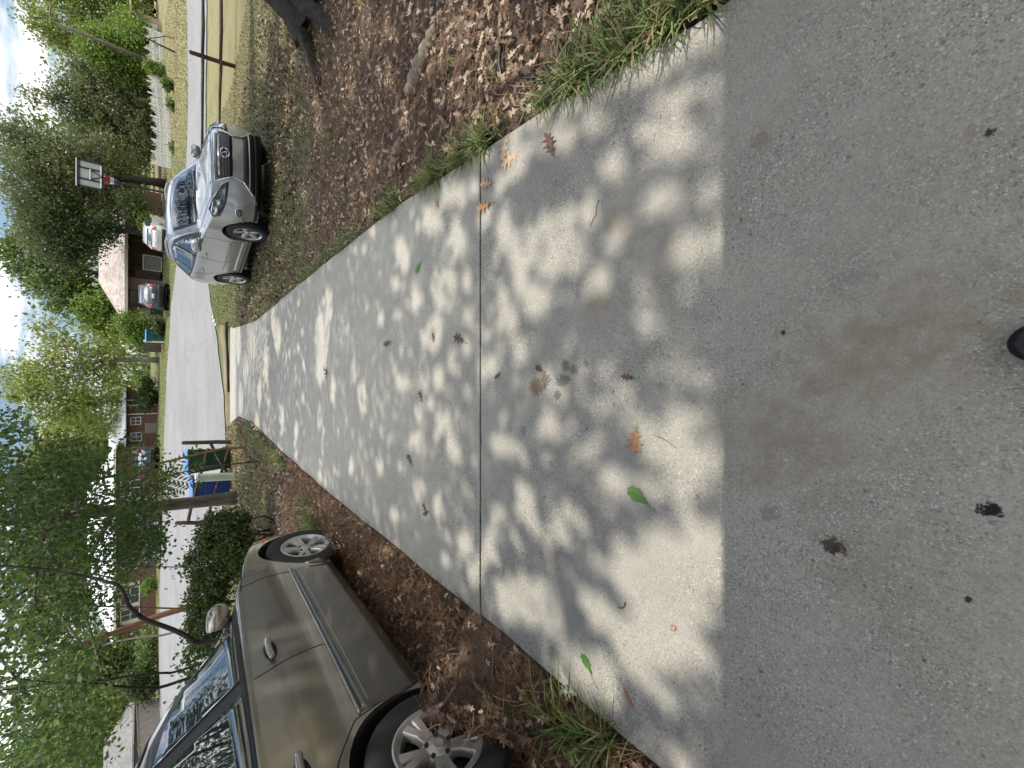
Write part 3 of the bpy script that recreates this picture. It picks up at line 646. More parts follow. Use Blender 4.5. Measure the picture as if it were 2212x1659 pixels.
tk = MB(); tk.tube([(0, 0, -.2), (0, 0, .3), (.1, 0, 2), (0, .1, 4), (-.3, 0, 7)], [.45, .34, .28, .24, .12], 12)
for k in range(12):
    e = Vector(P2[rg.integers(0, len(P2))])-ob2; limb(tk, (0, .1, rg.uniform(3.5, 6)), Vector((e.x, e.y, max(e.z, 7.0))), .12, .03, rg)
tk.build('trunk', M_['bark_dark'], t2, smooth='all', fixn=False)
# ================================================================== vehicles
def pchip(xk, yk, x):
    xk = np.asarray(xk, float); yk = np.asarray(yk, float); h = np.diff(xk); d = np.diff(yk)/h; m = np.zeros_like(yk)
    for i in range(1, len(xk)-1):
        if d[i-1]*d[i] > 0: m[i] = 2*d[i-1]*d[i]/(d[i-1]+d[i])
    m[0] = d[0]; m[-1] = d[-1]
    i = np.clip(np.searchsorted(xk, x)-1, 0, len(h)-1); t = (x-xk[i])/h[i]
    return (2*t**3-3*t**2+1)*yk[i]+(t**3-2*t**2+t)*h[i]*m[i]+(-2*t**3+3*t**2)*yk[i+1]+(t**3-t**2)*h[i]*m[i+1]
def chaikin(P, n=3):
    for _ in range(n):
        Q = [P[0]]
        for a, b in zip(P[:-1], P[1:]): Q += [a*.75+b*.25, a*.25+b*.75]
        Q.append(P[-1]); P = Q
    return P
class Car:
    """K: rows of (x, ztop, zedge, wedge, zbelt, wbelt, zmax, wmax, wsill, zbot), nose first"""
    def __init__(s, K, name, label, cat, paint_m, fa, ra, R_arch, plan_front=0.30, plan_rear=0.16, group=None, tumble=0.0):
        s.root = thing(name, label, cat, (0, 0, 0), group=group); s.paint = paint_m
        K = np.array(sorted(K, key=lambda r: r[0])); xk = K[:, 0]; x0, x1 = xk[0], xk[-1]
        N = 110; u = np.linspace(0, 1, N); xs = x0+(x1-x0)*u
        cols = [pchip(xk, K[:, j], xs) for j in range(1, 10)]
        rings = []
        for i in range(N):
            zt, ze, we, zb, wb, zm, wm, ws, z0 = [c[i] for c in cols]
            ctl = [(0, z0), (ws*.85, z0), (ws, z0), (ws, z0+.06), (wm, zm-.10), (wm, zm), (wb, zb-.035), (wb, zb), (wb-.02, zb+.02), (we+.02, ze-.02), (we, ze), (we*.85, ze+(zt-ze)*.45), (we*.45, ze+(zt-ze)*.85), (0, zt)]
            rings.append(chaikin([np.array(c, float) for c in ctl], 2))
        m = len(rings[0]); A = np.array(rings)
        def closing(ring, x, sgn, bulge):
            c = np.array([0, ring[:, 1].mean()]); out = []
            for k in (0.985, 0.955, 0.9, 0.8, 0.6, 0.35, 0.0):
                r = c+(ring-c)*np.array([k, k]); out.append((r, x+sgn*bulge*sqrt(max(0, 1-k**2.6))))
            return out
        seq = [(r, x) for r, x in reversed([(q, xx) for q, xx in closing(A[0], x0, -1, .09)])]+[(A[i], xs[i]) for i in range(N)]+closing(A[-1], x1, 1, .10)
        V = []; F = []; ring_n = 2*m-2
        hw = K[:, 7].max()
        for r, x in seq:
            full = [(r[j][0], r[j][1]) for j in range(m)]+[(-r[j][0], r[j][1]) for j in range(m-2, 0, -1)]
            for (y, z) in full:
                f = plan_front*abs(y/hw)**2.6*float(ss(x1-1.15, x1, np.array(x))); g = plan_rear*abs(y/hw)**2.6*float(ss(-x0-.7, -x0, np.array(-x)))
                V.append((x-f+g, y, z))
        for a in range(len(seq)-1):
            for j in range(ring_n):
                k = (j+1) % ring_n; F.append((a*ring_n+j, (a+1)*ring_n+j, (a+1)*ring_n+k, a*ring_n+k))
        mb = MB(); mb.add(V, F)
        me = bpy.data.meshes.new('body'); me.from_pydata(mb.v, [], mb.f)
        bm = bmesh.new(); bm.from_mesh(me); bmesh.ops.remove_doubles(bm, verts=bm.verts, dist=1e-4); bmesh.ops.dissolve_degenerate(bm, edges=bm.edges, dist=1e-5); bmesh.ops.recalc_face_normals(bm, faces=bm.faces)
        s.bvh = BVHTree.FromBMesh(bm); bm.to_mesh(me); bm.free()
        body = link('body', me, paint_m, s.root, smooth='all'); s.body = body
        # wheel arches
        cut = MB()
        for xx in (fa, ra):
            for sg in (1, -1): cut.lathe([(0, .50*sg), (R_arch, .50*sg), (R_arch, 1.3*sg), (0, 1.3*sg)], 40, 'y', (xx, 0, s_wheelz))
        co = cut.build('cut', None); m_ = body.modifiers.new('b', 'BOOLEAN'); m_.operation = 'DIFFERENCE'; m_.object = co; m_.solver = 'EXACT'
        bpy.context.view_layer.update()
        dg = bpy.context.evaluated_depsgraph_get(); nm = bpy.data.meshes.new_from_object(body.evaluated_get(dg)); body.modifiers.clear(); body.data = nm; nm.name = 'body'
        if not nm.materials: nm.materials.append(paint_m)
        nm.polygons.foreach_set('use_smooth', [True]*len(nm.polygons)); nm.set_sharp_from_angle(angle=R(40))
        bpy.data.objects.remove(co)
        for xx in (fa, ra):
            for sg in (1, -1):
                well = MB(); n = 36; vs = []; fs = []
                for k in range(n+1):
                    q = -0.35+(pi+.7)*k/n
                    for yy in (.52, .86): vs.append((xx+(R_arch-.006)*cos(q), sg*yy, s_wheelz+(R_arch-.006)*sin(q)))
                for k in range(n): fs.append((2*k, 2*k+1, 2*k+3, 2*k+2))
                vs.append((xx, sg*.52, s_wheelz)); c = len(vs)-1
                for k in range(n): fs.append((2*k, 2*k+2, c))
                well.add(vs, fs); well.build('wheel_well', M_['dark'], s.root)
    def hit(s, o, d):
        loc, nrm, idx, dist = s.bvh.ray_cast(Vector(o), Vector(d))
        return (loc, nrm) if loc is not None else (None, None)
    def frame(s, axis):
        if axis == 'R': return (lambda a, b: ((a, -3, b), (0, 1, 0)))       # right flank (y<0): (x,z)
        if axis == 'L': return (lambda a, b: ((a, 3, b), (0, -1, 0)))
        if axis == 'F': return (lambda a, b: ((5, a, b), (-1, 0, 0)))       # (y,z)
        if axis == 'B': return (lambda a, b: ((-5, a, b), (1, 0, 0)))
        if axis == 'T': return (lambda a, b: ((a, b, 4), (0, 0, -1)))       # (x,y)
    def diag(s, ang, ox=1.2):
        d = Vector((-cos(ang), -sin(ang), 0)); r = Vector((-sin(ang), cos(ang), 0))    # looking at the car from azimuth ang; a runs along r
        return lambda a, b: (tuple(r*a-d*5+Vector((ox, 0, b))), tuple(d))
    def patch(s, name, poly, axis, mat, off=0.004, step=0.07, parent=None, thick=0.006, smooth=True, label=None):
        fr = axis if callable(axis) else s.frame(axis)
        bm = bmesh.new(); vs = [bm.verts.new((p[0], p[1], 0)) for p in poly]; bm.faces.new(vs)
        xs = [p[0] for p in poly]; ys = [p[1] for p in poly]
        for (k, lo, hi) in ((0, min(xs), max(xs)), (1, min(ys), max(ys))):
            n = int((hi-lo)/step)
            for i in range(1, n+1):
                c = lo+(hi-lo)*i/(n+1); co = [0, 0, 0]; co[k] = c; no = [0, 0, 0]; no[k] = 1
                bmesh.ops.bisect_plane(bm, geom=bm.verts[:]+bm.edges[:]+bm.faces[:], plane_co=co, plane_no=no, dist=1e-6)
        bad = []
        for v in bm.verts:
            o, d = fr(v.co.x, v.co.y); loc, nr = s.hit(o, d)
            if loc is None: bad.append(v); continue
            if nr.dot(Vector(d)) > 0: nr = -nr
            v.co = loc+nr*off
        if bad: bmesh.ops.delete(bm, geom=bad, context='VERTS')
        bmesh.ops.triangulate(bm, faces=[f for f in bm.faces if len(f.verts) > 4])
        d0 = Vector(fr(poly[0][0], poly[0][1])[1])
        for f in bm.faces:
            f.normal_update()
            if f.normal.dot(d0) > 0: f.normal_flip()
        me = bpy.data.meshes.new(name); bm.to_mesh(me); bm.free()
        o = link(name, me, mat, parent or s.root, smooth='all' if smooth else False)
        if label: o['label'] = label
        if thick:
            m = o.modifiers.new('s', 'SOLIDIFY'); m.thickness = thick; m.offset = 1 if False else -1
        return o
    def line(s, pts, axis, off=0.0, n=14):
        fr = axis if callable(axis) else s.frame(axis); out = []
        for (a, b) in zip(pts[:-1], pts[1:]):
            for k in range(n):
                t = k/n; out.append((a[0]+(b[0]-a[0])*t, a[1]+(b[1]-a[1])*t))
        out.append(pts[-1]); res = []
        for (a, b) in out:
            o, d = fr(a, b); loc, nr = s.hit(o, d)
            if loc is None: continue
            if nr.dot(Vector(d)) > 0: nr = -nr
            res.append(loc+nr*off)
        return res
    def wire(s, name, lists, axis, rad, mat, off=0.0, parent=None, n=14, sides=6):
        o = None
        for pts in lists:
            q = s.line(pts, axis, off, n); mb = MB()
            if len(q) > 1: mb.tube(q, rad, sides); o = mb.build(name, mat, parent or s.root, smooth='all', fixn=False)
        return o
    def wheel(s, x, sg, Rt, w, yout, style, rim_m, steer=0.0, rim_r=None):
        Rr = rim_r or Rt*.64; t = MB()
        h = w/2
        t.lathe([(Rr-.012, -h*.8), (Rr+.01, -h*.95), (Rt*.9, -h), (Rt*.97, -h*.88), (Rt, -h*.6), (Rt, -h*.33), (Rt-.010, -h*.31), (Rt-.010, -h*.25), (Rt, -h*.23), (Rt, h*.23), (Rt-.010, h*.25), (Rt-.010, h*.31), (Rt, h*.33), (Rt, h*.6), (Rt*.97, h*.88), (Rt*.9, h), (Rr+.012, h*.95), (Rr-.012, h*.82)], 48, 'y')
        o = t.build('wheel', M_['rubber'], s.root, smooth=True); o.location = (x, sg*(yout-h), s_wheelz); o.rotation_euler = (0, 0, steer)
        r = MB(); f = sg
        # barrel and lip
        r.lathe([(Rr-.03, -f*h*.7), (Rr-.03, f*h*.55), (Rr-.022, f*h*.80), (Rr+.006, f*h*.90), (Rr+.012, f*h*.97), (Rr+.004, f*h*1.0), (Rr-.012, f*h*.93), (Rr-.026, f*h*.8)], 48, 'y')
        r.lathe([(.001, f*h*.82), (.035, f*h*.82), (.045, f*h*.76), (.075, f*h*.70), (.085, f*h*.55), (.085, f*h*.3)], 24, 'y')
        for k in range(5):
            q = 2*pi*k/5+.35
            offs = ((-.19, .044), (.19, .044)) if style == 'double' else ((0, .11),)
            for (da, wd) in offs:
                c = []; 
                for (rr, ang, ww, yy) in ((.06, q+da*.9, wd*.55, .66), (Rr*.55, q+da*(.75 if style == 'double' else 0), wd*.5, .80), (Rr-.016, q+da*(1.0 if style == 'double' else 0), wd*(.62 if style == 'double' else .30), .84)):
                    cc = Vector((rr*cos(ang), 0, rr*sin(ang))); tt = Vector((-sin(ang), 0, cos(ang)))
                    for (e, dep) in ((-1, 0), (-.72, .09), (.72, .09), (1, 0), (1, -.3), (-1, -.3)):
                        c.append(cc+tt*(e*ww)+Vector((0, f*h*(yy+dep), 0)))
                fs = []
                for a in range(2):
                    for j in range(6): fs.append((a*6+j, a*6+(j+1) % 6, (a+1)*6+(j+1) % 6, (a+1)*6+j))
                fs += [tuple(range(6)), tuple(range(17, 11, -1))]
                r.add(c, fs)
        ro = r.build('rim', rim_m, o, smooth=True)
        d = MB(); d.lathe([(.001, f*h*.2), (Rr-.03, f*h*.2)], 24, 'y'); d.build('brake_disc', M_['dark'], o); d = MB(); d.lathe([(.001, f*h*.83), (.026, f*h*.86), (.03, f*h*.82)], 16, 'y'); d.build('hub_cap', rim_m, o)
        for k in range(5 if style == 'double' else 0):
            nuts = MB(); q = 2*pi*k/5+.35+pi/5; nuts.lathe([(.001, f*h*.80), (.011, f*h*.80), (.011, f*h*.66)], 8, 'y', (.058*cos(q), 0, .058*sin(q))); nuts.build('wheel_nut', M_['black'], o)
        return o
    def place(s, front, rear, wheel_side_y, fa, ra, sc=1.0):
        """front/rear: world centres of the visible side's wheel faces; local (fa, wheel_side_y, wheelz)"""
        F = (Vector(front)-Vector(rear)).normalized(); Lf = Vector((0, 0, 1)).cross(F).normalized(); U = F.cross(Lf)
        m = Matrix((F, Lf, U)).transposed()
        mid = (Vector(front)+Vector(rear))/2
        loc = mid-m @ (Vector(((fa+ra)/2, wheel_side_y, s_wheelz))*sc)
        s.root.matrix_world = Matrix.Translation(loc) @ m.to_4x4() @ Matrix.Scale(sc, 4)
s_wheelz = 0.33
def lerp_poly(a, b, n): return [(a[0]+(b[0]-a[0])*i/n, a[1]+(b[1]-a[1])*i/n) for i in range(n)]

# ------------------------------------------------------------------ tan sedan on the left (seen along its right flank)
s_wheelz = 0.33
tan = paint('tan_metallic_paint', (0.25, 0.223, 0.185), 0.65, 0.2, 0.04)
tan_refl = paint('tan_painted_reflection', (0.075, 0.066, 0.054), 0.5, 0.3, 0.15)  # copy of the tan paint with the dark ground reflection put into its colour
gl_t = NT('car_window_glass'); gl_t.set(Base_Color=(0.012, 0.022, 0.024), Roughness=0.02, IOR=2.9); GLASS = gl_t.m
KS = [ # x, ztop, zedge, wedge, zbelt, wbelt, zmax, wmax, wsill, zbot
 (2.32, .70, .67, .55, .62, .72, .50, .76, .70, .24), (2.15, .76, .74, .62, .70, .82, .55, .86, .80, .20), (1.8, .83, .81, .66, .78, .87, .62, .895, .86, .19), (1.42, .89, .87, .68, .84, .885, .66, .90, .87, .19),
 (1.05, .95, .925, .68, .895, .89, .68, .905, .86, .19), (.82, 1.0, .97, .68, .95, .885, .68, .905, .86, .19), (.45, 1.20, 1.14, .67, .975, .88, .68, .905, .86, .19), (.02, 1.45, 1.40, .62, 1.0, .875, .68, .905, .86, .19), (-.25, 1.535, 1.485, .59, 1.015, .87, .68, .905, .86, .19),
 (-.7, 1.575, 1.52, .59, 1.03, .87, .68, .905, .86, .19), (-1.2, 1.545, 1.485, .585, 1.045, .865, .70, .905, .86, .19), (-1.55, 1.43, 1.37, .57, 1.05, .855, .70, .90, .86, .20), (-1.95, 1.10, 1.07, .60, 1.0, .84, .70, .88, .84, .22), (-2.15, 1.06, 1.03, .60, .97, .82, .70, .86, .82, .24), (-2.42, 1.0, .97, .58, .90, .74, .60, .78, .72, .32)]
FA, RA = 1.42, -1.30
c = Car(KS, 'parked_sedan', 'tan metallic sedan with sunlit door dapples parked beside the leaf strip at the left edge', 'car', tan, FA, RA, .405)
for ax in ('R', 'L'):
    # black surround, then glass
    c.patch('window_frame', [(.78, .98), (.52, 1.11), (.16, 1.305), (-.18, 1.435), (-.7, 1.48), (-1.15, 1.45), (-1.5, 1.34), (-1.72, 1.16), (-1.78, 1.06), (-.6, 1.022), (.3, .992)], ax, M_['black'], .003)
    c.patch('window', [(.55, 1.015), (.43, 1.10), (.12, 1.27), (-.12, 1.37), (-.36, 1.41), (-.24, 1.035), (.2, 1.02)], ax, GLASS, .010)
    c.patch('window', [(-.37, 1.04), (-.48, 1.425), (-.75, 1.438), (-1.05, 1.42), (-1.16, 1.39), (-1.22, 1.062), (-.8, 1.045)], ax, GLASS, .010)
    c.patch('window', [(-1.26, 1.065), (-1.22, 1.37), (-1.42, 1.29), (-1.62, 1.11)], ax, GLASS, .010)
    c.wire('door_seam', [[(.86, .93), (.90, .75), (.88, .50), (.80, .26)], [(-.30, .975), (-.26, .8), (-.26, .45), (-.28, .27)], [(-1.30, 1.0), (-1.30, .83), (-1.12, .74), (-.96, .62), (-.90, .45), (-.88, .30)], [(.80, .262), (.2, .258), (-.28, .262), (-.88, .295)]], ax, .0035, M_['dark'], -.0005)
    c.wire('hood_seam', [[(.80, .935), (1.2, .885), (1.7, .82), (2.0, .75)]], ax, .004, M_['dark'], 0)
    c.wire('side_moulding', [[(.985, .565), (.6, .568), (0, .572), (-.5, .578), (-.93, .585)]], ax, .009, tan, .004)
    c.wire('door_crease', [[(.93, .50), (.3, .50), (-.3, .505), (-.85, .515)]], ax, .005, tan, .001)
    c.patch('rocker_panel', [(.93, .555), (.3, .56), (-.4, .568), (-.92, .575), (-.885, .29), (-.86, .215), (-.3, .21), (.5, .21), (.97, .215)], ax, tan_refl, .0035)  # lower door sides in the darkened tan copy, reflected ground painted in
    sg = -1 if ax == 'R' else 1
    for (hx, hz) in ((-.10, .865), (-1.09, .885)):
        cup = c.patch('handle_recess', [(hx+.10*cos(q), hz+.036*sin(q)) for q in np.linspace(0, 2*pi, 20)[:-1]], ax, M_['dark'], .003, .03)
        p = c.line([(hx+.105, hz-.004), (hx+.03, hz+.006), (hx-.06, hz+.006), (hx-.115, hz+.0)], ax, .026, 5)
        hb = MB(); hb.tube(p, [.012]+[.019]*(len(p)-2)+[.015], 8); hb.build('door_handle', tan, c.root, smooth='all', fixn=False)
    # mirror: a shaped shell on a black sail and foot
    loc, nr = c.hit((.72, 3*sg, 1.01), (0, -sg, 0)); y0 = loc.y
    mm = MB(); X0 = .72
    prof = [(.115, 0.0), (.10, .055), (.065, .09), (.0, .105)]
    vs = []; fs = []
    for i, (k, dxm) in enumerate(((1.0, -.055), (1.03, -.02), (.98, .03), (.82, .07), (.5, .095), (.12, .105))):
        for j in range(16):
            q = 2*pi*j/16; cq, sq = cos(q), sin(q); se = 0.55
            yy = math.copysign(abs(cq)**se, cq)*.115*k; zz_ = math.copysign(abs(sq)**se, sq)*.075*k
            vs.append((X0+dxm, y0+sg*(.17+yy*1.0)+0, 1.085+zz_+.01*cq))
    ca, sa = cos(-sg*R(0)), 1.0
    th = sg*R(72); pv = (X0, y0+sg*.13)
    vs = [((v[0]-pv[0])*cos(th)-(v[1]-pv[1])*sin(th)+pv[0]-.03, (v[0]-pv[0])*sin(th)+(v[1]-pv[1])*cos(th)+pv[1], v[2]) for v in vs]
    for i in range(5):
        for j in range(16): fs.append((i*16+j, i*16+(j+1) % 16, (i+1)*16+(j+1) % 16, (i+1)*16+j))
    fs.append(tuple(range(80, 96)))
    mm.add(vs, fs); mo = mm.build('side_mirror', tan, c.root, smooth=True)
    g2 = MB(); g2.add([v for v in vs[:16]], [tuple(range(16))]); g2.build('mirror_glass', GLASS, mo)
    ft = MB(); ft.tube([(X0+.02, y0-sg*.02, 1.005), (X0, y0+sg*.05, 1.02), (X0-.005, y0+sg*.10, 1.06)], [.045, .035, .03], 10); ft.build('mirror_foot', M_['black'], mo, smooth='all', fixn=False)
    c.patch('mud_flap', [(1.02, .42), (.98, .20), (1.06, .17), (1.085, .3)], ax, tan_refl, .008)
c.patch('windshield', [(.74, -.56), (.74, .56), (.40, .54), (.06, .50), (.0, .0), (.06, -.50), (.40, -.54)], 'T', GLASS, .005)
c.patch('rear_window', [(-1.42, -.48), (-1.42, .48), (-1.9, .52), (-1.9, -.52)], 'T', GLASS, .005)
lens = NT('headlight_lens'); lens.set(Base_Color=(0.42, 0.43, 0.44), Metallic=.5, Roughness=.12, Coat_Weight=1.0); LENS = lens.m
amber = plain('amber_lens', (0.6, 0.16, 0.02), .25, .1); red = plain('red_lens', (0.35, 0.012, 0.012), .2, .2)
for sg in (-1, 1):
    dg_ = c.diag(sg*R(38)); a0 = sg
    c.patch('headlight', [(sg*.20 - 0*sg, .70), (sg*-.28, .73), (sg*-.30, .60), (sg*.16, .56)], dg_, LENS, .006, .05)
    dg2 = c.diag(sg*R(62)); c.patch('turn_signal', [(sg*-.12, .66), (sg*-.24, .675), (sg*-.24, .60), (sg*-.14, .585)], dg2, amber, .006, .04)
    c.patch('tail_light', [(sg*.48, .92), (sg*.74, .90), (sg*.74, .74), (sg*.5, .74)], 'B', red, .006)
c.patch('grille', [(-.35, .64), (.35, .64), (.30, .54), (-.30, .54)], 'F', M_['black'], .005)
c.wire('hood_front_seam', [[(-.55, .695), (0, .715), (.55, .695)]], 'F', .004, M_['dark'])
c.wire('roof_moulding', [[(-.1, -.53), (-.7, -.535), (-1.25, -.53)], [(-.1, .53), (-.7, .535), (-1.25, .53)]], 'T', .012, tan, .004)
c.wire('drip_moulding', [[(.62, 1.10), (.30, 1.275), (-.02, 1.425), (-.4, 1.51), (-.8, 1.53), (-1.25, 1.49)]], 'R', .008, M_['black'], .0)
for (xx, st) in ((FA, -.10), (RA, 0)):
    for sg in (-1, 1): c.wheel(xx, sg, .345, .215, .895, 'double', M_['alloy_dirty'], st, .207)
c.place((-1.60, 4.44, .195), (-1.73, 1.74, .330), -.895, FA, RA)
CAR_TAN = c

# ------------------------------------------------------------------ crossover body shared by three vehicles
KX = [(2.30, .90, .86, .56, .78, .74, .60, .80, .70, .30), (2.12, .985, .955, .64, .90, .86, .66, .90, .82, .24), (1.8, 1.03, 1.0, .70, .96, .915, .70, .935, .88, .23), (1.35, 1.075, 1.045, .73, 1.0, .93, .72, .945, .89, .23),
 (1.0, 1.115, 1.08, .74, 1.035, .925, .72, .945, .88, .23), (.82, 1.15, 1.11, .74, 1.05, .92, .72, .945, .88, .23), (.45, 1.335, 1.28, .70, 1.07, .91, .72, .945, .88, .23), (.05, 1.54, 1.49, .64, 1.09, .905, .72, .945, .88, .23), (-.2, 1.625, 1.575, .62, 1.10, .90, .72, .945, .88, .23),
 (-.6, 1.665, 1.61, .62, 1.12, .90, .72, .945, .88, .23), (-1.2, 1.645, 1.585, .61, 1.15, .895, .74, .945, .88, .23), (-1.7, 1.57, 1.51, .60, 1.18, .88, .76, .94, .88, .24), (-2.05, 1.44, 1.38, .60, 1.18, .85, .76, .92, .86, .27), (-2.25, 1.22, 1.18, .60, 1.08, .82, .74, .88, .82, .31), (-2.40, 1.05, 1.0, .58, .92, .74, .66, .80, .74, .36)]
def crossover(label, paint_m, name='parked_crossover', front=True, rear=True, detail=True, group=None):
    global s_wheelz
    s_wheelz = .36
    k = Car(KX, name, label, 'car', paint_m, 1.36, -1.38, .425, .34, .18, group)
    for ax in ('R', 'L'):
        k.patch('window_frame', [(.80, 1.085), (.55, 1.20), (.15, 1.40), (-.15, 1.51), (-.6, 1.56), (-1.2, 1.535), (-1.65, 1.455), (-1.98, 1.29), (-1.9, 1.235), (-1.0, 1.17), (-.2, 1.13)], ax, M_['black'], .003)
        k.patch('window', [(.56, 1.125), (.45, 1.20), (.10, 1.36), (-.2, 1.47), (-.30, 1.49), (-.30, 1.15)], ax, GLASS, .009)
        k.patch('window', [(-.36, 1.15), (-.36, 1.50), (-.62, 1.525), (-1.15, 1.50), (-1.22, 1.195)], ax, GLASS, .009)
        k.patch('window', [(-1.28, 1.20), (-1.22, 1.495), (-1.6, 1.43), (-1.88, 1.275)], ax, GLASS, .009)
        if detail:
            k.wire('door_seam', [[(.86, 1.03), (.90, .8), (.84, .42), (.74, .33)], [(-.30, 1.10), (-.28, .8), (-.28, .34)], [(-1.34, 1.15), (-1.30, .95), (-1.08, .80), (-.93, .55), (-.90, .36)]], ax, .004, M_['dark'], -.0005)
            k.wire('side_moulding', [[(.78, .60), (0, .62), (-.85, .64)]], ax, .014, M_['grey_trim'], .004)
            k.patch('rocker_panel', [(.86, .40), (0, .42), (-.85, .43), (-.85, .30), (0, .28), (.9, .28)], ax, paint_m, .012)
            for (hx, hz) in ((-.14, .97), (-1.10, 1.0)):
                p = k.line([(hx+.11, hz), (hx+.03, hz+.008), (hx-.10, hz+.004)], ax, .022, 4); hb = MB(); hb.tube(p, .016, 8); hb.build('door_handle', paint_m, k.root, smooth='all', fixn=False)
        sg = -1 if ax == 'R' else 1
        loc, nr = k.hit((.60, 3*sg, 1.12), (0, -sg, 0)); y0 = loc.y
        mm = MB(); vs = []; fs = []
        for (q1, dxm) in ((.95, -.05), (1.0, 0), (.92, .05), (.65, .09), (.2, .11)):
            for j in range(14):
                q = 2*pi*j/14; cq, sq = cos(q), sin(q)
                vs.append((.58+dxm, y0+sg*.17+math.copysign(abs(cq)**.6, cq)*.125*q1, 1.15+math.copysign(abs(sq)**.6, sq)*.085*q1))
        for i in range(4):
            for j in range(14): fs.append((i*14+j, i*14+(j+1) % 14, (i+1)*14+(j+1) % 14, (i+1)*14+j))
        fs += [tuple(range(56, 70)), tuple(range(13, -1, -1))]
        mm.add(vs, fs); mm.tube([(.60, y0-sg*.02, 1.08), (.59, y0+sg*.10, 1.10)], .04, 8); mm.build('side_mirror', paint_m, k.root, smooth=True)
    k.patch('windshield', [(.76, -.64), (.80, 0), (.76, .64), (.40, .60), (.02, .56), (-.03, 0), (.02, -.56), (.40, -.60)], 'T', GLASS, .005)
    k.wire('roof_rail', [[(-.15, -.57), (-.7, -.575), (-1.5, -.56)], [(-.15, .57), (-.7, .575), (-1.5, .56)]], 'T', .02, M_['alloy'], .03)
    k.patch('rear_window', [(-.60, 1.42), (.60, 1.42), (.66, 1.14), (-.66, 1.14)], 'B', GLASS, .006)
    for sg in (-1, 1): k.patch('tail_light', [(sg*.62, 1.16), (sg*.82, 1.14), (sg*.84, .92), (sg*.60, .94)], 'B', red, .008)
    k.patch('licence_plate', [(-.16, .96), (.16, .96), (.16, .82), (-.16, .82)], 'B', M_['plate'], .012)
    k.patch('rear_bumper', [(-.80, .62), (.80, .62), (.78, .40), (-.78, .40)], 'B', M_['black'], .010)
    sk = MB(); sk.box((0, 0, .24), (4.1, 1.5, .10)); sk.build('underbody', M_['dark'], k.root)
    return k
M_['grey_trim'] = plain('grey_side_trim', (0.30, 0.30, 0.29), .45, .1)
M_['plate'] = plain('licence_plate_white', (0.55, 0.56, 0.55), .5, .15, 30)
# ------------------------------------------------------------------ silver crossover on the right lawn, facing the camera
silver = paint('silver_metallic_paint', (0.44, 0.44, 0.425), 0.5, 0.28, 0.10, (0.3, 0.28, 0.24))
k = crossover('silver crossover with spindle grille parked on the thin lawn, facing the camera', silver)
k.patch('grille', [(-.40, .90), (.40, .90), (.43, .86), (.37, .68), (-.37, .68), (-.43, .86)], 'F', M_['black'], .010, .06)
k.patch('lower_grille', [(-.40, .52), (.40, .52), (.56, .40), (.58, .34), (-.58, .34), (-.56, .40)], 'F', M_['black'], .010, .06)
k.wire('grille_surround', [[(-.43, .915), (0, .925), (.43, .915), (.46, .86), (.385, .66), (.42, .52), (.60, .36)], [(-.43, .915), (-.46, .86), (-.385, .66), (-.42, .52), (-.60, .36)]], 'F', .011, M_['chrome'], .014)
k.wire('grille_bar', [[(-.41, z), (0, z), (.41, z)] for z in (.855, .815, .775, .735)], 'F', .0026, M_['grey_trim'], .014)
k.wire('bumper_slat', [[(-.56, .425), (0, .425), (.56, .425)]], 'F', .013, silver, .012)
k.patch('lower_bumper', [(-.86, .325), (.86, .325), (.82, .24), (-.82, .24)], 'F', M_['black'], .012, .08)
# round emblem: an oval ring with an L stroke
loc, nr = k.hit((5, 0, .79), (-1, 0, 0)); em = MB(); fx = loc.x+.030
em.tube([(fx, .088*cos(q), .79+.062*sin(q)) for q in np.linspace(0, 2*pi, 29)], .009, 6)
em.tube([(fx, -.018, .835), (fx, .028, .762), (fx, -.058, .768)], .008, 6)
em.build('emblem', M_['chrome'], k.root, smooth='all', fixn=False)
hl = NT('smoked_headlight'); hl.set(Base_Color=hl.ramp(hl.noise(7, 3), [(.35, (0.03, 0.03, 0.032)), (.7, (0.16, 0.16, 0.165))]), Metallic=.3, Roughness=.08, Coat_Weight=1.0)
for sg in (-1, 1):
    d_ = k.diag(sg*R(34), 1.05)
    def q_(yy, z): return (yy, z)
    h_ = k.patch('headlight', [(sg*-.32, .74), (sg*-.24, .83), (sg*.05, .94), (sg*.25, .985), (sg*.34, .94), (sg*.30, .84), (sg*.05, .77)], d_, hl.m, .010, .05)
    k.wire('headlight_rim', [[(sg*-.32, .74), (sg*-.24, .83), (sg*.05, .94), (sg*.25, .985), (sg*.34, .94), (sg*.30, .84), (sg*.05, .77), (sg*-.32, .74)]], d_, .006, M_['dark'], .006, parent=h_)
    for (a, z, r) in ((.06, .865, .045), (.19, .90, .05)):
        o_, dd = d_(sg*a, z); loc, nr = k.hit(o_, dd)
        b = MB(); b.tube([loc+nr*.008, loc+nr*.018], [r, r*.8], 16); b.build('lamp_bowl', LENS, h_, smooth='all', fixn=False)
    fo = k.patch('fog_light', [(sg*.17+.065*cos(q), .56+.045*sin(q)) for q in np.linspace(0, 2*pi, 16)[:-1]], d_, hl.m, .012, .04)
    k.wire('fog_light_rim', [[(sg*.04, .57), (sg*.12, .615), (sg*.22, .60), (sg*.26, .55)], [(sg*.24, .53), (sg*.34, .47)]], d_, .010, M_['chrome'], .012, parent=fo)
k.wire('hood_seam', [[(1.98, -.62), (1.5, -.70), (.95, -.74)], [(1.98, .62), (1.5, .70), (.95, .74)], [(1.98, -.62), (2.12, -.3), (2.15, 0), (2.12, .3), (1.98, .62)]], 'T', .005, M_['dark'])
k.wire('hood_crease', [[(2.05, -.40), (1.5, -.50), (.95, -.55)], [(2.05, .40), (1.5, .50), (.95, .55)]], 'T', .008, silver, .0)
k.wire('wiper', [[(.80, -.55), (.70, -.05)], [(.80, .05), (.70, .50)]], 'T', .008, M_['black'], .012)
